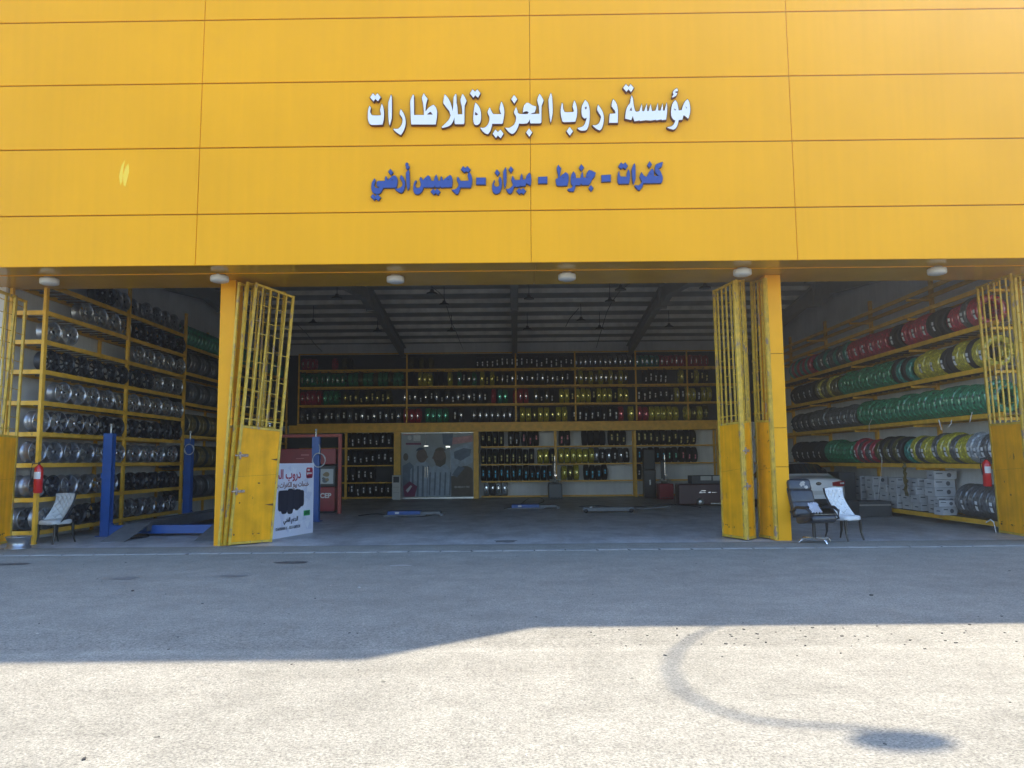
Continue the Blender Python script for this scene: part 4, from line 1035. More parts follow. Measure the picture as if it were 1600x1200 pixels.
# pale triangles of the printed background
mb = MB(); r = random.Random(4); i = 0
while i < 46:
    x, y = r.uniform(.75, Lb - .1), r.uniform(.06, Hb - .1); s_ = r.uniform(.06, .14); a = r.uniform(0, 6)
    t3 = [(x + s_ * math.cos(a + j * 2.1), y + s_ * math.sin(a + j * 2.1)) for j in range(3)]
    if max(t[0] for t in t3) > Lb - .02 or max(t[1] for t in t3) > Hb - .02 or min(t[1] for t in t3) < .02: continue
    mb.add([MB0 @ Vector((*t, .0008 + .00006 * i)) for t in t3], [(0, 1, 2)], i % 2); i += 1
mb.build('triangle_pattern', [mat('banner_lilac', (.60, .63, .76), .5), mat('banner_pale', (.76, .78, .86), .5)], ban)
def bt(name, txt, x, y, size, m, al, bold=0, width=None): return text_obj(name, txt, size, m, ban, MB0 @ Matrix.Translation((x, y, .0052)), al, bold, width=width)
m_tred = mat('print_red', (.42, .012, .05), .5); m_tbrown = mat('print_brown', (.20, .05, .03), .5); m_tdark = mat('print_dark', (.03, .03, .04), .5)
bt('title', shape('دروب الجزيرة'), 1.50, 1.33, .27, m_tred, 'RIGHT', .006)
bt('subtitle', shape('خدمات بيع الكفرات بالتقسيط مع'), 1.83, 1.11, .15, m_tbrown, 'RIGHT', .003)
bt('caption', shape('الدعم الفني'), 1.12, .36, .13, m_tdark, 'CENTER', .004)
bt('phone_number', '0560008816 - 0551680038', 1.50, .19, .088, m_tdark, 'RIGHT', .001)
def rounded(x0, y0, x1, y1, rr, n=5):
    pts = []
    for cx, cy, a0 in ((x1 - rr, y1 - rr, 0), (x0 + rr, y1 - rr, 90), (x0 + rr, y0 + rr, 180), (x1 - rr, y0 + rr, 270)):
        for k in range(n + 1):
            a = rad(a0 + 90 * k / n); pts.append((cx + rr * math.cos(a), cy + rr * math.sin(a)))
    return pts
def flat(mb, pts, z, mi): 
    mb.poly([pts], lambda x, y: MB0 @ Vector((x, y, .003)), MB0.to_3x3() @ Vector((0, 0, 1)), z, mi, mi)
mb = MB()
flat(mb, rounded(1.72, 1.235, 1.99, 1.475, .05), .002, 0)
flat(mb, rounded(1.76, 1.40, 1.87, 1.445, .018), .0026, 1); flat(mb, rounded(1.76, 1.33, 1.955, 1.365, .012), .0026, 1); flat(mb, rounded(1.74, 1.25, 1.97, 1.295, .012), .0026, 2)
flat(mb, [(1.74, 1.375), (1.80, 1.315), (1.775, 1.305), (1.73, 1.35)], .0029, 1)
mb.build('emblem', [m_tred, m_white, mat('print_maroon', (.16, .01, .03), .5)], ban)
mb = MB(); flat(mb, rounded(1.64, .405, 1.90, .52, .008), .002, 0); mb.build('price_box', mat('print_green', (.01, .33, .08), .5), ban)
bt('price_text', '100%', 1.77, .462, .085, m_tdark, 'CENTER', .003)
mb = MB()
for i, (x0, x1, y0, y1) in enumerate(((1.06, 1.64, .62, .98), (.99, 1.52, .58, 1.0), (.62, 1.0, .56, 1.0), (1.26, 1.44, .545, 1.01), (.74, .96, .50, 1.0), (.97, 1.19, .485, 1.03))):
    flat(mb, rounded(x0, y0, x1, y1, .07), .001 + .0009 * i, 0)
    for k in range(1, 4): 
        xx = x0 + (x1 - x0) * k / 4; flat(mb, [(xx - .006, y0 + .05), (xx + .006, y0 + .05), (xx + .006, y1 - .05), (xx - .006, y1 - .05)], .0013 + .0009 * i, 1)
mb.build('printed_tyres', [mat('print_tyre', (.018, .02, .035), .5), mat('print_tread', (.05, .052, .075), .5)], ban)

# ------------------------------------------------------------------ wheel aligner (red frame, console)
al = thing('wheel_aligner', 'red wheel alignment console with screen inside a red pipe frame', 'machine', (-6.2, 24.0, 0))
def am(mb, name, m, **k): return child(mb.build(name, m, **k), al)
mb = MB(); mb.bar((-5.44, 23.95, 0.01), (-5.44, 23.95, 2.36), .10); am(mb, 'frame_post', m_redpipe)
mb = MB(); mb.bar((-7.5, 23.95, 0.01), (-7.5, 23.95, 2.36), .10); am(mb, 'frame_post', m_redpipe)
mb = MB(); mb.bar((-7.5, 23.95, 2.41), (-5.39, 23.95, 2.41), .09); am(mb, 'crossbar', m_redpipe)
mb = MB(); mb.b2((-7.45, 24.1, 1.12), (-6.22, 24.18, 2.02)); o = am(mb, 'cover_panel', m_red, bevel=.02)
mb = MB(); mb.b2((-6.7, 24.092, 1.80), (-6.45, 24.0985, 1.84)); mb.b2((-6.85, 24.092, 1.70), (-6.6, 24.0985, 1.72)); mb.b2((-6.42, 24.092, 1.3), (-6.28, 24.0985, 1.33)); am(mb, 'decal', mat('pale_red_decal', (.55, .2, .2), .5))
mb = MB(); mb.b2((-6.18, 24.05, .08), (-5.62, 24.6, .82)); am(mb, 'lower_cabinet', m_red, bevel=.015)
mb = MB(); mb.b2((-6.2, 24.02, .83), (-5.60, 24.6, 1.48)); mb.b2((-6.15, 24.06, .02), (-5.65, 24.55, .079)); am(mb, 'upper_cabinet', m_dark, bevel=.01)
mb = MB(); mb.b2((-6.08, 24.008, .92), (-5.66, 24.018, 1.38)); pic = am(mb, 'display_picture', mat('picture_pale', (.38, .42, .44), .3))
mb = MB(); N_ = 12
for k in range(5):
    cx, cz, rr = -5.87 + rng.uniform(-.11, .11), 1.12 + rng.uniform(-.12, .14), rng.uniform(.035, .085)
    mb.add([(cx + rr * math.cos(6.283 * j / N_) * 1.2, 24.0065 - .0005 * k, cz + rr * math.sin(6.283 * j / N_)) for j in range(N_)], [tuple(range(N_))], k % 2)
o = mb.build('picture_print', [mat('picture_ochre', (.25, .18, .08), .4), mat('picture_slate', (.08, .10, .12), .4)]); o.parent = pic
mb = MB(); mb.b2((-6.2, 24.05, 1.52), (-5.60, 24.3, 2.02)); mon = am(mb, 'monitor', m_red, bevel=.02)
mb = MB(); mb.b2((-6.12, 24.035, 1.60), (-5.68, 24.046, 1.95)); o = mb.build('screen', mat('screen_glass', (.05, .075, .08), .08, coat=.5)); o.parent = mon; o.matrix_parent_inverse = mon.matrix_parent_inverse
child(text_obj('brand_text', 'CEP', .20, m_white, al, Matrix(((1, 0, 0, -5.9), (0, 0, -1, 24.04), (0, 1, 0, .55), (0, 0, 0, 1))), 'CENTER', .008), al)

# ------------------------------------------------------------------ glass doors with a printed film
gd = thing('glass_doors', 'glazed office doors covered by a printed poster film with two sports fans', 'door', (-3.3, FYB, 0))
GX0, GX1, GZ = -4.855, -1.775, 2.80
def gp(mb, name, m): return child(mb.build(name, m), gd)
m_film = mat('film_grey', (.33, .38, .42), .4, var=.18, vscale=1.5, spec=.25)
xs = (GX0, AY(665, 720, FYB).x, AY(704, 720, FYB).x, GX1)
for a, b in zip(xs[:-1], xs[1:]):
    mb = MB(); mb.b2((a + .008, FYB - .012, .07), (b - .008, FYB, GZ - .03)); gp(mb, 'glass_panel', m_film)
mb = MB(); mb.b2((GX0, FYB - .03, .006), (GX1, FYB + .02, .068)); mb.b2((GX0, FYB - .03, GZ - .028), (GX1, FYB + .02, GZ)); gp(mb, 'rail', m_steel)
FC = [('film_pink', (.45, .25, .26)), ('film_navy', (.035, .05, .10)), ('film_skin', (.15, .115, .10)), ('film_jersey', (.30, .37, .45)), ('film_dark_stripe', (.12, .16, .22)), ('film_maroon', (.16, .03, .09)), ('film_brown', (.10, .085, .07)), ('film_pale', (.48, .50, .52))]
FCm = [mat(n, tuple(x * 1.25 for x in c), .45, var=.15, vscale=6, spec=.25) for n, c in FC]
mb = MB(); fi = [0]
def fp(pts, mi):
    """flat print, given in picture px on the door plane; clipped to the film"""
    fi[0] += 1
    q = [AY(x, y, FYB - .0125 - .00045 * fi[0]) for x, y in pts]
    q = [Vector((min(max(v.x, GX0 + .03), GX1 - .03), v.y, min(max(v.z, .1), GZ - .05))) for v in q]
    mb.poly([[(v.x, v.z) for v in q]], lambda x, z: Vector((x, FYB - .0122 - .00045 * fi[0], z)), NY, .0003, mi, mi)
def ell(cx, cy, rx, ry, a0=0, a1=360, n=14): return [(cx + rx * math.cos(rad(a0 + (a1 - a0) * k / n)), cy + ry * math.sin(rad(a0 + (a1 - a0) * k / n))) for k in range(n)]
fp([(705, 684), (739, 680), (739, 690), (705, 695)], 0); fp([(630, 672), (664, 672), (664, 676), (630, 680)], 0)
fp([(691, 672), (708, 672), (706, 700), (692, 694)], 4)
fp(ell(640, 684, 3.2, 3.6), 7); fp([(646, 680), (657, 680), (657, 689), (646, 689)], 7); fp([(634, 692), (658, 692), (658, 695), (634, 695)], 5)
fp([(703, 704), (720, 696), (739, 690), (739, 722), (724, 730), (706, 752)], 3)
fp([(709, 706), (724, 700), (737, 702), (734, 712), (720, 720), (710, 716)], 4)
fp([(629, 728), (640, 722), (648, 730), (650, 779), (629, 779)], 4); fp(ell(634, 714, 4, 6), 6)
fp([(641, 734), (652, 722), (668, 722), (676, 734), (678, 779), (640, 779)], 3)
for k in range(4): fp([(644 + 8 * k, 728), (646.5 + 8 * k, 728), (646 + 8 * k, 776), (642.5 + 8 * k, 776)], 4)
fp(ell(659, 712, 8.5, 11), 2); fp(ell(657.5, 706, 7.6, 6.8, 190, 330), 1); fp([(666, 710), (669.5, 714), (667, 716)], 2)
fp([(668, 736), (678, 728), (697, 726), (710, 740), (706, 779), (668, 779)], 3)
for k in range(5): fp([(671 + 8 * k, 738), (673.5 + 8 * k, 738), (672 + 8 * k, 774), (669.5 + 8 * k, 774)], 4)
fp(ell(687, 714, 10, 13), 2); fp(ell(688, 707, 9.2, 8, 200, 350), 6); fp([(678, 711), (674.5, 716), (678, 717.5)], 2); fp([(679, 718), (690, 720), (697, 714), (696, 724), (688, 730), (681, 727)], 6)
fp([(630, 760), (640, 752), (652, 760), (648, 779), (632, 779)], 5); fp([(634, 766), (642, 758), (644, 760), (637, 770)], 7)
fp(ell(727, 741, 15, 13), 6); fp([(705, 744), (739, 740), (739, 779), (705, 779)], 6)
fp([(706, 742), (716, 728), (726, 731), (714, 746)], 4)
gp(mb, 'poster_print', FCm)
t_ = text_obj('poster_text', 'IEN MENCH TIRE', .105, FCm[7], gd, Matrix.Identity(4), 'CENTER', .002)
p = AY(722, 761, FYB); t_.matrix_local = Matrix(((.8, 0, 0, p.x - gd.location.x), (0, 0, -1, -.045), (0, 1, 0, p.z), (0, 0, 0, 1)))
for px in (664.5, 668.5):
    mb = MB(); p = AY(px, 738, FYB); mb.tube([(p.x, FYB - .07, p.z - .22), (p.x, FYB - .07, p.z + .22)], .016, 8)
    for dz in (-.18, .18): mb.tube([(p.x, FYB - .07, p.z + dz), (p.x, FYB - .012, p.z + dz)], .01, 6)
    gp(mb, 'handle', m_chrome)
for px, py in ((666, 697), (700, 698), (666, 674), (700, 674)):
    mb = MB(); p = AY(px, py, FYB); mb.b2((p.x - .09, FYB - .036, p.z - .03), (p.x + .09, FYB - .014, p.z + .03)); gp(mb, 'patch_fitting', m_chrome)

# white air cooler by the post
ac = thing('air_cooler', 'white floor standing air cooler beside the yellow post left of the glass doors', 'air cooler', (AY(620, 760, 32.3).x, 32.3, 0))
mb = MB(); mb.b2((-.17, -.17, .03), (.17, .17, 1.02)); mb.b2((-.15, -.15, .006), (.15, .15, .029)); mb.build('body', m_white, ac, bevel=.015)
mb = MB(); mb.b2((-.12, -.178, .72), (.12, -.171, .96)); mb.build('grille', m_dark, ac)
mb = MB(); mb.b2((-.13, -.176, .52), (.13, -.171, .535)); mb.b2((-.13, -.176, .3), (.13, -.171, .31)); mb.build('trim', mat('grey_plastic', (.3, .3, .31), .5), ac)

# ------------------------------------------------------------------ low scissor lifts, jack
def low_lift(px, py, w, lab):
    c = G(px, py); t = thing('scissor_lift', lab, 'lift', (c.x, c.y, 0), 0, 'blue scissor lifts on the workshop floor')
    mb = MB(); mb.b2((-w / 2, -.25, .05), (w / 2 - .05, .25, .15)); mb.build('platform', m_blue, t, bevel=.01)
    mb = MB(); mb.b2((-w / 2 - .12, -.2, .006), (w / 2 + .1, .2, .049)); mb.build('base', m_plate, t)
    mb = MB(); mb.b2((-w * .28, -.257, .075), (-w * .16, -.252, .13)); mb.build('sticker', m_white, t)
    mb = MB(); mb.b2((w / 2 - .04, -.24, .05), (w / 2 + .52, .24, .13)); mb.b2((w / 2 + .52, -.22, .006), (w / 2 + .62, .22, .08)); mb.build('flap', m_plate, t)
low_lift(634, 806, 1.0, 'low blue scissor lift in front of the glass doors'); low_lift(822, 795, 0.95, 'low blue scissor lift in the middle of the workshop floor')
c = G(950, 801)
jk = thing('floor_jack', 'dark long trolley jack lying on the workshop floor', 'jack', (c.x, c.y, 0))
mb = MB(); mb.b2((-.75, -.16, .05), (.75, -.10, .16)); mb.b2((-.75, .10, .05), (.75, .16, .16)); mb.b2((-.3, -.098, .06), (.35, .098, .12)); mb.build('chassis', m_plate, jk, bevel=.01)
for x in (-.68, .68):
    mb = MB(); mb.lathe([(0, -.2), (.06, -.2), (.06, .2), (0, .2)], 14, axis='Y', c=(x, 0, .066)); mb.build('wheel', m_dark, jk)
mb = MB(); mb.tube([(.3, 0, .14), (1.1, .1, .1), (1.9, .15, .16)], .02, 8); mb.build('handle', m_plate, jk)
mb = MB(); mb.lathe([(0, .12), (.07, .12), (.07, .2), (0, .2)], 14, c=(-.5, 0, 0)); mb.b2((-.55, -.05, .06), (.1, .05, .12)); mb.build('saddle', m_steel, jk)

def floor_hose(pix, rr, m, lab):
    pts = []
    P_ = [G(x, y, .012) for x, y in pix]
    for i in range(len(P_) - 1):
        p0, p1, p2, p3 = P_[max(i - 1, 0)], P_[i], P_[i + 1], P_[min(i + 2, len(P_) - 1)]
        for k in range(6):
            t_ = k / 6; pts.append(.5 * ((2 * p1) + (p2 - p0) * t_ + (2 * p0 - 5 * p1 + 4 * p2 - p3) * t_ ** 2 + (3 * p1 - p0 - 3 * p2 + p3) * t_ ** 3))
    pts.append(P_[-1]); mb = MB(); mb.tube(pts, rr, 6); return tag(mb.build('air_hose', m), lab, 'hose', 'air hoses lying on the workshop floor')
floor_hose([(905, 792), (930, 790), (968, 793), (1008, 791), (1040, 788), (1075, 790), (1095, 793)], .016, m_dark, 'black air hose trailing from the trolley jack to the wheel balancer')
floor_hose([(788, 795), (812, 788), (826, 779), (842, 777), (850, 783), (838, 788)], .014, m_dark, 'black air hose looped behind the middle scissor lift')
floor_hose([(560, 806), (590, 803), (640, 808), (680, 804), (690, 799)], .014, m_dark, 'black air hose beside the scissor lift before the glass doors')
floor_hose([(180, 836), (205, 841), (232, 838), (226, 833)], .013, m_dark, 'black air hose on the floor by the front left lift post')

# tyre changers and machines against the back
def tyre_changer(loc, mcol, lab):
    t = thing('tyre_changer', lab, 'machine', loc, 0, 'tyre changers by the back racks')
    mb = MB(); mb.b2((-.28, -.35, .01), (.28, .35, .62)); mb.build('body', mcol, t, bevel=.03)
    mb = MB(); mb.lathe([(0, .62), (.1, .62), (.1, .7), (.24, .71), (.24, .75), (0, .76)], 20, c=(0, -.08, 0))
    for k in range(4):
        a = k * math.pi / 2 + .4; mb.box((.2 * math.cos(a), -.08 + .2 * math.sin(a), .78), (.08, .05, .05), rot=Matrix.Rotation(a, 3, 'Z'))
    mb.build('turntable', m_steel, t)
    mb = MB(); mb.b2((-.07, .26, .5), (.07, .40, 1.55)); mb.bar((0, .33, 1.5), (0, -.15, 1.5), .08); mb.build('column', mat('machine_grey', (.10, .11, .12), .45), t, bevel=.01)
    mb = MB(); mb.tube([(0, -.12, 1.75), (0, -.12, .98)], .022, 8); mb.box((0.02, -.14, .96), (.09, .06, .06)); mb.build('mounting_arm', m_chrome, t)
    mb = MB()
    for k in range(3): mb.b2((-.2 + .15 * k, -.46, .06), (-.12 + .15 * k, -.351, .09))
    mb.build('pedal', m_dark, t)
tyre_changer((AY(867, 760, 32).x, 31.9, 0), mat('machine_grey', (.10, .11, .12), .45), 'grey tyre changer with bright arm against the middle of the back rack')
c = G(1044, 780); tyre_changer((c.x - .1, 30.9, 0), m_red, 'red tyre changer in front of the right back rack')
o = thing('tool_cabinet', 'tall black cabinet standing in front of the right back rack', 'cabinet', (AY(1014, 740, 31.8).x, 31.8, 0))
mb = MB(); mb.b2((-.24, -.2, .02), (.24, .2, 1.15)); mb.build('lower_case', m_black_metal, o, bevel=.02)
mb = MB(); mb.b2((-.23, -.16, 1.155), (.23, .17, 1.98)); mb.build('upper_case', mat('black_case', (.03, .032, .035), .5), o, bevel=.03)
mb = MB(); mb.b2((-.02, -.225, .55), (.02, -.201, .75)); mb.build('handle', m_steel, o)
c = G(1097, 791)
o = thing('wheel_balancer', 'dark maroon wheel balancer with silver badge near the right gate', 'machine', (c.x, c.y + .4, 0))
mb = MB(); mb.b2((-.75, -.35, .05), (.8, .35, .74)); mb.build('body', mat('maroon_dark', (.045, .012, .015), .4), o, bevel=.04)
mb = MB(); mb.b2((-.3, -.3, .742), (.8, .3, 1.02)); mb.build('tray', mat('dark_tray', (.03, .032, .035), .5), o, bevel=.02)
mb = MB(); mb.b2((.0, -.32, .86), (.36, -.303, 1.0)); mb.b2((.42, -.32, .85), (.78, -.303, 1.01)); mb.build('papers', mat('old_paper', (.38, .37, .33), .7), o)
mb = MB(); mb.bar((-.08, -.36, .44), (.02, -.36, .52), .03, .02); mb.b2((.0, -.37, .50), (.16, -.352, .53)); mb.b2((-.04, -.37, .44), (.14, -.352, .465)); mb.b2((.22, -.37, .44), (.32, -.352, .475)); mb.b2((.36, -.37, .44), (.5, -.352, .475)); mb.build('badge', m_chrome, o)
mb = MB(); mb.lathe([(0, -.5), (.10, -.5), (.13, -.36), (0, -.36)], 16, axis='Y', c=(-.05, 0, .15)); mb.tube([(.3, -.4, .09), (.8, -.42, .08)], .03, 8); mb.build('shaft', m_steel, o)

# ------------------------------------------------------------------ chairs
m_silverleather = mat('silver_leatherette', (.50, .51, .50), .38, var=.12, vscale=6, bump=.12, bscale=18)
m_whiteleather = mat('white_leatherette', (.72, .73, .73), .42, var=.06, vscale=6, bump=.1, bscale=18)
m_legwood = mat('black_lacquer', (.02, .018, .016), .3)
def tufted_chair(lab, m, loc, rz):
    """faces -Y in its own frame; seat 0.47 high, back 1.0"""
    t = thing('dining_chair', lab, 'chair', loc, rz, 'tufted dining chairs at the doors')
    # seat
    bm = bmesh.new(); mb = MB()
    pts = [(-.235, -.25), (-.15, -.285), (.15, -.285), (.235, -.25), (.225, .20), (.15, .24), (-.15, .24), (-.225, .20)]
    rings = [(0.375, .93), (.40, 1.0), (.45, 1.0), (.475, .95), (.485, .75), (.488, .4)]
    n = len(pts); vs = [(x * s_, y * s_, z) for z, s_ in rings for x, y in pts]
    fs = [(i * n + k, i * n + (k + 1) % n, (i + 1) * n + (k + 1) % n, (i + 1) * n + k) for i in range(len(rings) - 1) for k in range(n)]
    fs += [tuple(range(n))[::-1], tuple((len(rings) - 1) * n + k for k in range(n))]
    mb.add(vs, fs, 0, True); o = mb.build('seat', m, t); sd = o.modifiers.new('s', 'SUBSURF'); sd.levels = sd.render_levels = 2
    # back: wrapped shell with diamond tufting
    NU, NV = 40, 44
    def bk(u, v, off):
        # u -1..1 across, v 0..1 up; wings sweep forward near the seat
        hw = .228 + .022 * v ** 2 - .012 * math.sin(v * math.pi)
        x = u * hw
        z = .43 + v * .565 + .012 * math.cos(u * 1.5) * v
        y = .20 + .03 * v ** 1.4 - (abs(u) ** 2.6) * (.30 * max(0, 1 - v * 1.15) ** 1.6 + .035)
        return x, y + off, z
    vs = []
    for j in range(NV + 1):
        for i in range(NU + 1):
            u, v = i / NU * 2 - 1, j / NV
            a, b = (u * 2.2 + v * 3.6), (u * 2.2 - v * 3.6)
            d = min(abs(a - round(a)), abs(b - round(b)))
            puff = -.034 * min(1, (d / .25)) ** .6
            if v > .95 or abs(u) > .93: puff = -.012
            vs.append(bk(u, v, puff))
    fs = [(j * (NU + 1) + i, j * (NU + 1) + i + 1, (j + 1) * (NU + 1) + i + 1, (j + 1) * (NU + 1) + i) for j in range(NV) for i in range(NU)]
    mb = MB(); mb.add(vs, fs, 0, True); mb.build('backrest', m, t)
    # seams of the tufting as thin dark cord
    mb = MB()
    for s_ in (1, -1):
        for k in range(-6, 7):
            pts = []
            for j in range(30):
                v = .05 + .88 * j / 29; u = (k + s_ * v * 3.6) / 2.2
                if abs(u) < .9: pts.append(bk(u, v, -.004))
            if len(pts) > 2: mb.tube(pts, .006, 4)
    mb.build('stitching', mat('stitch_grey', (.13, .13, .14), .6), t)
    mb = MB()
    vs = [bk(i / NU * 2 - 1, j / NV, .004) for j in range(NV + 1) for i in range(NU + 1)] + [tuple(Vector(bk(i / NU * 2 - 1, j / NV, .035))) for j in range(NV + 1) for i in range(NU + 1)]
    o_ = (NU + 1) * (NV + 1); 
    fs = [(o_ + j * (NU + 1) + i, o_ + (j + 1) * (NU + 1) + i, o_ + (j + 1) * (NU + 1) + i + 1, o_ + j * (NU + 1) + i + 1) for j in range(NV) for i in range(NU)]
    edge = [i for i in range(NU + 1)] + [j * (NU + 1) + NU for j in range(1, NV + 1)] + [NV * (NU + 1) + i for i in range(NU - 1, -1, -1)] + [j * (NU + 1) for j in range(NV - 1, 0, -1)]
    for a, b in zip(edge, edge[1:] + edge[:1]): fs.append((a, b, o_ + b, o_ + a))
    mb.add(vs, fs, 0, True); mb.build('back_shell', m_legwood, t)
    for sx, sy in ((-1, -1), (1, -1), (-1, 1), (1, 1)):
        x, y = sx * .20, sy * .22 - .01
        mb = MB(); k = .05 if sy < 0 else .06
        mb.tube([(x, y, .40), (x * 1.03, y, .30), (x * 1.02, y + sy * .005, .16), (x * 1.1, y + sy * k, .004)], .02, 8, rs=[.032, .029, .022, .016]); mb.build('leg', m_legwood, t)
    return t
tufted_chair('silver tufted dining chair in front of the rim rack', m_silverleather, (-9.38, 15.85, 0), rad(-16))
tufted_chair('white tufted dining chair beside the black armchair', m_whiteleather, (6.36, 15.15, 0), rad(27))
# worn black swivel armchair
m_bl = mat('worn_black_leather', (.03, .034, .042), .36, var=.35, vscale=7, bump=.35, bscale=9, coat=.15)
rc = thing('office_armchair', 'worn black leather swivel armchair leaning back beside the right pillar', 'chair', (5.64, 14.72, 0), rad(17))
def cushion(name, c, d, tilt=0, m=m_bl, yaw=0):
    mb = MB(); R_ = Matrix.Rotation(yaw, 3, 'Z') @ Matrix.Rotation(tilt, 3, 'X')
    mb.box(c, d, rot=R_); o = mb.build(name, m, rc)
    b = o.modifiers.new('b', 'BEVEL'); b.width = min(d) * .42; b.segments = 4
    for p in o.data.polygons: p.use_smooth = True
    return o
T = rad(-17)
cushion('seat', (0, -.05, .44), (.54, .54, .15), rad(-6))
cushion('backrest', (0, .27, .62), (.52, .13, .30), T); cushion('backrest', (0, .345, .84), (.52, .13, .28), T)
cushion('headrest', (0, .41, 1.06), (.50, .14, .24), T)
mb = MB(); Rb = Matrix.Rotation(T, 3, 'X'); mb.box((0, .405, .82), (.50, .03, .76), rot=Rb); mb.build('back_shell', m_black_metal, rc, bevel=.012)
for sx in (-1, 1):
    mb = MB(); mb.tube([(sx * .30, .30, .56), (sx * .31, .1, .66), (sx * .31, -.18, .665), (sx * .31, -.30, .60), (sx * .30, -.30, .47), (sx * .28, -.1, .39)], .022, 8, rs=[.016, .026, .030, .026, .018, .014]); mb.build('armrest', m_black_metal, rc)
mb = MB(); mb.box((.02, -.10, .528), (.50, .42, .008), rot=Matrix.Rotation(rad(-5), 3, 'X')); mb.build('torn_seat_patch', mat('worn_tan_lining', (.30, .26, .19), .7, var=.3, vscale=12), rc)
r = random.Random(3)
mb = MB()
for (cx, cz, s_) in ((.03, 1.09, .07), (.10, 1.03, .05), (.06, 1.12, .04), (.0, 1.06, .03)):
    pts = [(cx + math.cos(6.283 * k / 9) * s_ * r.uniform(.5, 1.1), cz + math.sin(6.283 * k / 9) * s_ * r.uniform(.4, .8)) for k in range(9)]
    f = lambda x, z: Vector((x, .336 + (z - 1.06) * .30 , z))
    mb.poly([pts], f, Vector((0, -1, .3)).normalized(), .004, 0, 0)
mb.build('peeled_patch', mat('peeled_lining', (.45, .41, .36), .8, var=.2, vscale=25), rc)
mb = MB(); mb.tube([(0, 0.02, .09), (0, 0.02, .37)], .032, 12); mb.box((0, .02, .385), (.24, .3, .03)); mb.build('pedestal', m_black_metal, rc)
mb = MB()
mb.bar((-.30, 0.02, .075), (.30, 0.02, .075), .06, .035); mb.bar((0, -.28, .075), (0, .32, .075), .06, .034)
for k in range(4):
    a = k * math.pi / 2; mb.tube([(.28 * math.cos(a), .02 + .28 * math.sin(a), .07), (.33 * math.cos(a), .02 + .33 * math.sin(a), .05), (.34 * math.cos(a), .02 + .34 * math.sin(a), .004)], .018, 8)
mb.build('star_base', m_chrome, rc)
# crumpled cloth on the armchair
mb = MB(); r = random.Random(5); nu = 14
vs = []
for j in range(nu + 1):
    for i in range(nu + 1):
        u, v = i / nu - .5, j / nu - .5
        vs.append((u * .24 + r.uniform(-.008, .008), v * .24 + r.uniform(-.008, .008), .06 * math.cos(u * 3) * math.cos(v * 3) + .018 * math.sin(u * 23 + v * 9) + r.uniform(-.008, .008)))
mb.add(vs, [(j * (nu + 1) + i, j * (nu + 1) + i + 1, (j + 1) * (nu + 1) + i + 1, (j + 1) * (nu + 1) + i) for j in range(nu) for i in range(nu)], 0, True)
o = mb.build('cloth', mat('lilac_cloth', (.50, .50, .56), .9)); tag(o, 'crumpled pale cloth lying on the black armchair', 'cloth')
wm = Matrix.Translation(rc.location) @ Matrix.Rotation(rc.rotation_euler.z, 4, 'Z')
o.location = wm @ Vector((.15, .19, .64)); o.rotation_euler = (rad(52), 0, rad(20))

# ------------------------------------------------------------------ white saloon car in the right bay, seen from behind
car = thing('parked_car', 'white saloon car parked in the right bay with its tail towards the doors', 'car', (8.50, 21.75, 0))
m_car = mat('white_car_paint', (.86, .87, .88), .25, coat=.8)
# body loft: stations along y (0 = tail), each a half outline (x, z) from sill to centre top
def st(hw, sill, belt, top, tw, crown):
    return [(hw * .86, sill), (hw * .97, sill + .10), (hw, sill + .30), (hw * .985, belt - .10), (hw * .94, belt), (tw, belt + (top - belt) * .93 if top - belt > .1 else top - .015), (tw * .55, top - .004 + crown * .5), (0, top + crown)]
STN = [(0.00, st(.60, .42, .84, .93, .52, .0)), (.05, st(.74, .30, .88, .985, .64, .01)), (.22, st(.84, .26, .93, 1.02, .68, .02)), (.50, st(.88, .24, .95, 1.045, .70, .02)),
       (.72, st(.895, .23, .96, 1.07, .70, .02)), (1.25, st(.90, .22, .96, 1.36, .60, .02)), (1.75, st(.905, .22, .95, 1.455, .57, .02)), (2.4, st(.905, .22, .94, 1.46, .57, .02)), (2.85, st(.905, .22, .93, 1.41, .58, .02)),
       (3.45, st(.90, .22, .92, 1.05, .70, .02)), (4.1, st(.86, .24, .82, .93, .68, .02)), (4.38, st(.72, .30, .66, .75, .6, .01)), (4.5, st(.58, .36, .58, .65, .5, 0))]
mb = MB(); m_ = 8; vs = []
for y, half in STN:
    full = half + [(-x, z) for x, z in half[-2::-1]]
    vs += [(x, y, z) for x, z in full]
k_ = 15
fs = [(i * k_ + j, i * k_ + j + 1, (i + 1) * k_ + j + 1, (i + 1) * k_ + j) for i in range(len(STN) - 1) for j in range(k_ - 1)]
fs += [(i * k_ + k_ - 1, i * k_, (i + 1) * k_, (i + 1) * k_ + k_ - 1) for i in range(len(STN) - 1)]
fs += [tuple(range(k_)), tuple((len(STN) - 1) * k_ + j for j in range(k_))[::-1]]
mb.add(vs, fs, 0, True)
o = mb.build('body', m_car, car, fixn=True); sd = o.modifiers.new('s', 'SUBSURF'); sd.levels = sd.render_levels = 2
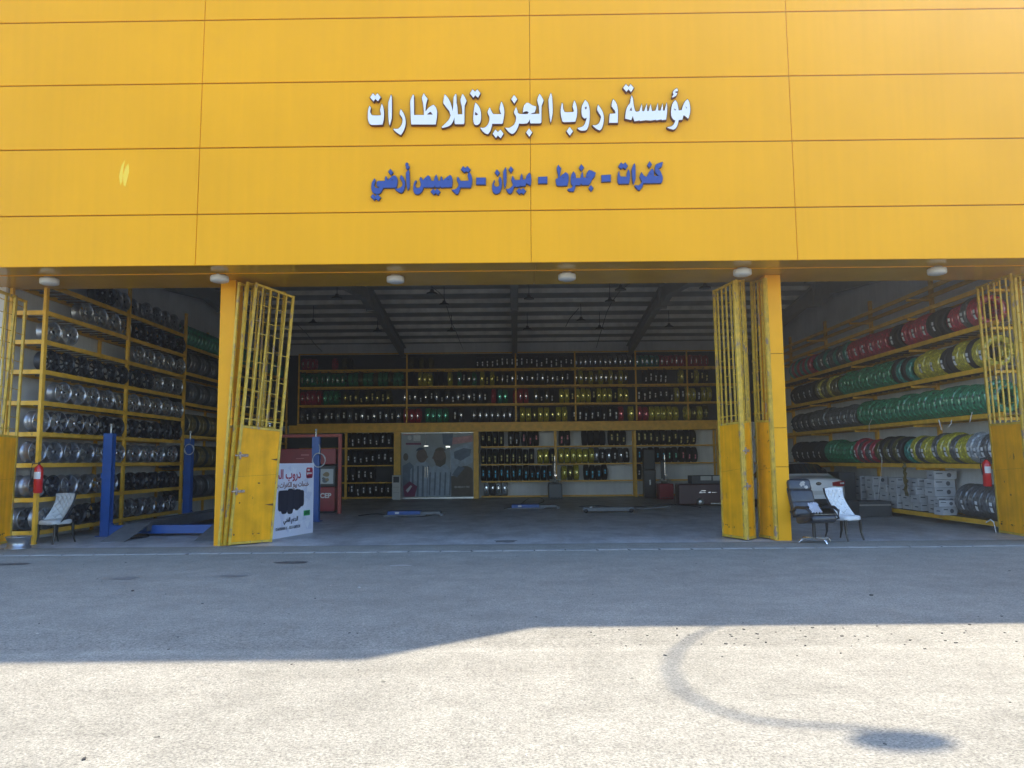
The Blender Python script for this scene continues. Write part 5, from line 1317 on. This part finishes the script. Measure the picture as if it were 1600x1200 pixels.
# rear window lies on the sloping back light
mb = MB()
rwq = lambda u, v: Vector((u * (.60 - .09 * v), .76 + v * .52 + .07 * u * u * (1 - v * .5), 1.09 + (.04 + v * .52 + .07 * u * u * (1 - v * .5)) / .53 * .29 - .045 * u * u))
vs = [rwq(i / 12 * 2 - 1, j / 8) + Vector((0, -.012, .022)) for j in range(9) for i in range(13)]
mb.add(vs, [(j * 13 + i, j * 13 + i + 1, (j + 1) * 13 + i + 1, (j + 1) * 13 + i) for j in range(8) for i in range(12)], 0, True)
mb.build('rear_window', m_glass, car)
for sx in (-1, 1):
    mb = MB(); vs = []
    pr = [(1.35, 1.00, 1.24), (1.7, 1.0, 1.37), (2.3, .99, 1.385), (2.8, .98, 1.33), (3.2, .97, 1.08)]
    for y, z0, z1 in pr:
        vs += [(sx * (.868 + .02), y, z0), (sx * (.868 - .30 * (z1 - z0) / .5 + .03), y, z1)]
    mb.add(vs, [(2 * i, 2 * i + 1, 2 * i + 3, 2 * i + 2) for i in range(4)], 0, False); mb.build('side_window', m_glass, car)
    # tail lamp wrapping the corner
    mb = MB(); vs = []
    pr = [(.40, -.012, .90, .80), (.56, .005, .925, .785), (.70, .055, .93, .785), (.80, .15, .925, .80), (.865, .30, .91, .83)]
    for x, y, z1, z0 in pr: vs += [(sx * x, y - .012, z0), (sx * x, y - .012, z1), (sx * x * .96, y + .05, z0), (sx * x * .96, y + .05, z1)]
    fs = []
    for i in range(4):
        a, b = i * 4, i * 4 + 4; fs += [(a, b, b + 1, a + 1), (a + 1, b + 1, b + 3, a + 3), (a + 2, b + 2, b, a)]
    fs += [(0, 1, 3, 2), (16, 18, 19, 17)]
    mb.add(vs, fs, 0); tl = mb.build('tail_light', mat('tail_red', (.35, .01, .015), .15, coat=.8), car, fixn=True)
    mb = MB(); mb.add([(sx * .60, -.002, .845), (sx * .74, .055, .85), (sx * .74, .055, .895), (sx * .60, -.002, .89)], [(0, 1, 2, 3)]); o = mb.build('lens', mat('clear_lens', (.75, .75, .75), .15), tl); 
    for y in (.85, 3.55):
        mb = MB(); mb.lathe([(.2, -.1), (.30, -.1), (.315, -.08), (.315, .08), (.30, .1), (.2, .1)], 28, axis='X', c=(sx * .80, y, .315)); wh = mb.build('wheel', m_rubber, car)
        mb = MB(); mb.lathe([(0, sx * .09), (.08, sx * .1), (.2, sx * .085)], 20, axis='X', c=(sx * .80, y, .315)); o = mb.build('hubcap', m_grey, wh)
    mb = MB(); mb.box((sx * .98, 2.95, .98), (.16, .1, .11)); mb.build('mirror', m_car, car, bevel=.03)
mb = MB(); mb.b2((-.64, -.055, .26), (.64, .2, .44)); mb.build('rear_bumper', m_dark, car, bevel=.06)
mb = MB(); mb.b2((-.20, -.025, .56), (.20, -.012, .67)); mb.build('number_plate', m_white, car)
mb = MB(); mb.lathe([(0, -.022), (.07, -.02), (.078, -.012), (0, -.010)], 24, axis='Y', M=Matrix.Translation((0, 0, .865)) @ Matrix.Diagonal((1, 1, .6, 1))); em = mb.build('emblem', m_dark, car)
text_obj('emblem_text', 'KIA', .07, m_chrome, em, Matrix(((1, 0, 0, 0), (0, 0, -1, -.026), (0, 1, 0, .865), (0, 0, 0, 1))), 'CENTER', .002)
mb = MB(); mb.box((0, 1.62, 1.50), (.02, .16, .05)); mb.build('antenna', m_dark, car, bevel=.008)

# ------------------------------------------------------------------ cartons, hanging film, bits on the right rack
m_carton = mat('white_carton', (.50, .51, .53), .7, var=.08, vscale=6)
m_cprint = mat('carton_print', (.10, .11, .13), .6)
def carton(loc, d, rz, lab):
    t = thing('carton', lab, 'box', loc, rz, 'white cartons stacked in the right bay')
    mb = MB(); mb.b2((-d[0] / 2, -d[1] / 2, 0), (d[0] / 2, d[1] / 2, d[2])); mb.build('carton_body', m_carton, t, bevel=.004)
    mb = MB(); y = -d[1] / 2 - .0015
    cx, cz, rr = d[0] * .16, d[2] * .5, d[2] * .27
    mb.add([(cx + rr * math.cos(6.283 * k / 16), y, cz + rr * math.sin(6.283 * k / 16)) for k in range(16)], [tuple(range(16))]); mb.build('round_print', m_cprint, t)
    mb = MB(); mb.add([(-d[0] * .42, y, d[2] * .62), (-d[0] * .12, y, d[2] * .62), (-d[0] * .12, y, d[2] * .76), (-d[0] * .42, y, d[2] * .76)], [(0, 1, 2, 3)]); mb.build('text_print', m_cprint, t)
    x = -d[0] / 2 - .0015; mb = MB()
    mb.add([(x, -d[1] * .2, d[2] * .4), (x, d[1] * .2, d[2] * .4), (x, d[1] * .2, d[2] * .55), (x, -d[1] * .2, d[2] * .55)], [(0, 3, 2, 1)]); mb.build('side_print', m_cprint, t)
    return t
stackn = ['nearest stack', 'second stack', 'third stack', 'fourth stack', 'fifth stack', 'sixth stack', 'seventh stack']
posn = ['bottom', 'second', 'third', 'fourth', 'fifth', 'sixth']
for s_, (px, n, w) in enumerate(((1466, 5, .52), (1436, 4, .40), (1420, 3, .36), (1402, 4, .40), (1386, 3, .38), (1366, 4, .45), (1347, 4, .42))):
    y = AX(px, 790, FR_ + .2).y
    for k in range(n):
        carton((FR_ + .30 + rng.uniform(-.03, .03), y + rng.uniform(-.03, .03), RZ[0] + .003 + k * .205), (w, .42, .2), rad(rng.uniform(-6, 6)),
               f'white carton with round print, {posn[k]} from below in the {stackn[s_]}, right rack')
carton((FR_ + .02, AX(1474, 800, FR_).y - .05, RZ[0] + .003), (.36, .3, .19), rad(8), 'small white carton set in front of the nearest carton stack')
carton((FR_ + .03, AX(1474, 800, FR_).y - .06, RZ[0] + .197), (.40, .3, .15), rad(-7), 'white carton lid on top of the small front carton')
# yellow film strip and strings hanging from the shelf
p = AX(1413, 724, FR_ - .08)
mb = MB(); r = random.Random(9); L_ = []
for k in range(16):
    z = p.z + .03 - k * .058; w = .075 + r.uniform(-.012, .012) + (.02 if k > 12 else 0); dx = r.uniform(-.02, .02)
    L_ += [(FR_ - .08 + dx, p.y - w - k * .0035, z), (FR_ - .12 + r.uniform(-.03, .03), p.y, z + r.uniform(-.02, .02)), (FR_ - .06 + dx, p.y + w - k * .0035, z)]
mb.add(L_, [f for k in range(15) for f in ((k * 3, k * 3 + 1, k * 3 + 4, k * 3 + 3), (k * 3 + 1, k * 3 + 2, k * 3 + 5, k * 3 + 4))])
tag(mb.build('film_strip', mat('gold_film', (.85, .66, .05), .22, metal=.6, coat=.6, spec=.8)), 'crumpled yellow wrapping film strip hanging from the right rack', 'wrapping film')
def string(pts, rr, m, lab, group='loose strings on the right rack'):
    mb = MB(); mb.tube(pts, rr, 6); return tag(mb.build('string', m), lab, 'string', group)
m_str = mat('white_string', (.7, .7, .7), .6)
def sx_(px, py, X=FR_ - .08): return tuple(AX(px, py, X))
string([sx_(1378, 712), sx_(1378, 724), sx_(1376, 745), sx_(1373, 765), sx_(1371.5, 780)], .008, m_str, 'long white string hanging left of the yellow film strip on the right rack')
string([sx_(1467, 656), sx_(1469, 663), sx_(1471, 672)], .016, m_str, 'short thick white strap hanging under the middle shelf of the right rack')
string([sx_(1487, 656), sx_(1486, 662), sx_(1482, 667)], .012, m_str, 'curled white strap hanging right of the thick white strap')
string([sx_(1362, 655), sx_(1358, 664), sx_(1358, 682)], .008, m_str, 'thin white wire hanging over the dark tyres of the right rack')
string([sx_(1519, 644), sx_(1517, 652), sx_(1515, 660)], .009, m_str, 'thin white wire at the right end of the middle shelf')
string([sx_(1541, 816), sx_(1548, 812), sx_(1553, 816), sx_(1556, 832)], .014, m_str, 'bent white pipe under the lowest shelf by the far right gate')
# dark crate on the floor below the cartons
o = thing('crate', 'dark low crate on the floor right of the white car', 'box', (9.55, 21.0, 0), rad(4))
mb = MB(); mb.b2((-.45, -.3, .01), (.45, .3, .42)); mb.build('crate_body', mat('dark_card', (.07, .075, .08), .8, var=.2), o, bevel=.01)
mb = MB(); mb.b2((-.43, -.315, .30), (.43, -.301, .34)); mb.build('strap', m_steel, o)
o = thing('bin_cabinet', 'dark grey cabinet behind the white car against the right rack', 'cabinet', (9.9, 23.6, 0))
mb = MB(); mb.b2((-.3, -.6, .02), (.2, .6, 1.15)); mb.build('case', mat('dark_grey_case', (.06, .065, .07), .6), o, bevel=.02)
mb = MB(); mb.b2((-.312, -.5, .6), (-.301, .5, .62)); mb.build('handle', m_steel, o)

# ------------------------------------------------------------------ hanging ceiling lamps and cables
def roof_hit(px, py, drop=.35):
    y = 16.2; best = None
    while y < 33:
        p = AY(px, py, y); e = abs(p.z - (zr(y) + .1 - drop + .25))
        if best is None or e < best[0]: best = (e, p)
        y += .1
    return best[1]
lp = None; rowsl = []
PX = [(526.6, 465), (675, 458), (489.5, 504), (694, 475), (705.5, 516.6), (590, 517), (826.6, 466), (969.7, 452), (1101.7, 449), (908, 500), (824, 514), (1045.5, 510), (953, 470), (937, 513), (1266, 440)]
wh = ['near the left end of the left rafter haunch', 'above the middle of the doorway, left half', 'beside the left folding gate top', 'on the dark cable, left of the middle rafter', 'low over the back rack, left of middle', 'just right of the left rafter foot',
      'just right of the middle rafter', 'on the cable left of the right rafter', 'beside the right folding gate top', 'between the middle and right rafters', 'low beside the middle rafter foot', 'right of the right rafter foot', 'behind the cabled lamp near the right rafter', 'low over the back rack, right of middle', 'over the right bay beside the pillar']
for i, (px, py) in enumerate(PX):
    p = roof_hit(px, py)
    lb = 'small hanging workshop lamp ' + wh[i]
    if lp is None:
        lp = thing('hanging_lamp', lb, 'lamp', p, 0, 'small lamps hanging from the roof')
        mb = MB(); mb.lathe([(0, .12), (.05, .12), (.07, .05), (.17, .0), (.17, -.03), (.15, -.035)], 20); mb.build('lamp_shade', m_dark, lp)
        mb = MB(); mb.lathe([(.15, -.034), (.08, -.05), (0, -.055)], 20); mb.build('lens', mat('unlit_lamp_glass', (.20, .21, .22), .3), lp)
        mb = MB(); mb.tube([(0, 0, .12), (0, 0, .62)], .012, 6); mb.build('stem', m_dark, lp)
    else: copy_thing(lp, p, 0, lb)
def cable(pix, lab):
    pts = [roof_hit(x, y, .1) for x, y in pix]
    mb = MB(); mb.tube(pts, .014, 6); tag(mb.build('cable', m_dark), lab, 'cable', 'black cables along the roof')
cable([(676, 449), (686, 457), (694, 465), (699, 482), (705, 503), (712, 517), (720, 537), (724, 546)], 'thin black cable sagging along the roof left of the middle rafter')
cable([(984, 443), (970, 453), (956, 472), (948, 488), (943, 505), (937, 525), (932, 543)], 'thin black cable along the roof left of the right rafter')
cable([(462, 505), (478, 520), (492, 538), (503, 549)], 'thin black cable along the roof right of the left folding gate')
cable([(904, 482), (890, 498), (884, 510)], 'short black cable between the middle and right rafters')

# ------------------------------------------------------------------ gooseneck lamp above the parapet; only its shadow on the forecourt is in the picture
X0 = 10.0
def sunhit(px, py):
    g = G(px, py); t = (X0 - g.x) / SUN_DIR.x; return g + SUN_DIR * t
pts = [sunhit(*p) for p in ((1128, 976), (1088, 992), (1058, 1015), (1046, 1045), (1062, 1078), (1110, 1106), (1180, 1126), (1260, 1133), (1350, 1137))]
hd = sunhit(1408, 1158)
gn = thing('gooseneck_lamp', 'gooseneck sign lamp arching over the parapet, casting the curved shadow on the forecourt', 'lamp', (X0, pts[0].y, 11.7))
mb = MB(); mb.tube([(X0, pts[0].y + .05, 11.7)] + [tuple(p) for p in pts] + [tuple(hd + Vector((0, .12, .12)))], .027, 10); child(mb.build('arm', m_steel), gn)
mb = MB(); mb.lathe([(0, .12), (.06, .11), (.16, .05), (.29, 0), (.29, -.02), (0, -.015)], 24, M=Matrix.Translation(hd) @ Matrix.Diagonal((1, .6, 1, 1))); child(mb.build('lamp_shade', m_steel), gn)

# ------------------------------------------------------------------ haze volume added to imitate a veil of lens glare
m_haze = bpy.data.materials.new('glare_haze'); m_haze.use_nodes = True
t = m_haze.node_tree; t.nodes.clear()
vo_ = t.nodes.new('ShaderNodeVolumePrincipled'); out_ = t.nodes.new('ShaderNodeOutputMaterial')
vo_.inputs['Color'].default_value = (0.93, 0.95, 1.0, 1)
vo_.inputs['Density'].default_value = 0.0053
vo_.inputs['Anisotropy'].default_value = 0.88
t.links.new(vo_.outputs[0], out_.inputs['Volume'])
mb = MB(); mb.b2((-75, -75, -1), (75, 75, 17))
o = mb.build('haze', m_haze); stuff(o)
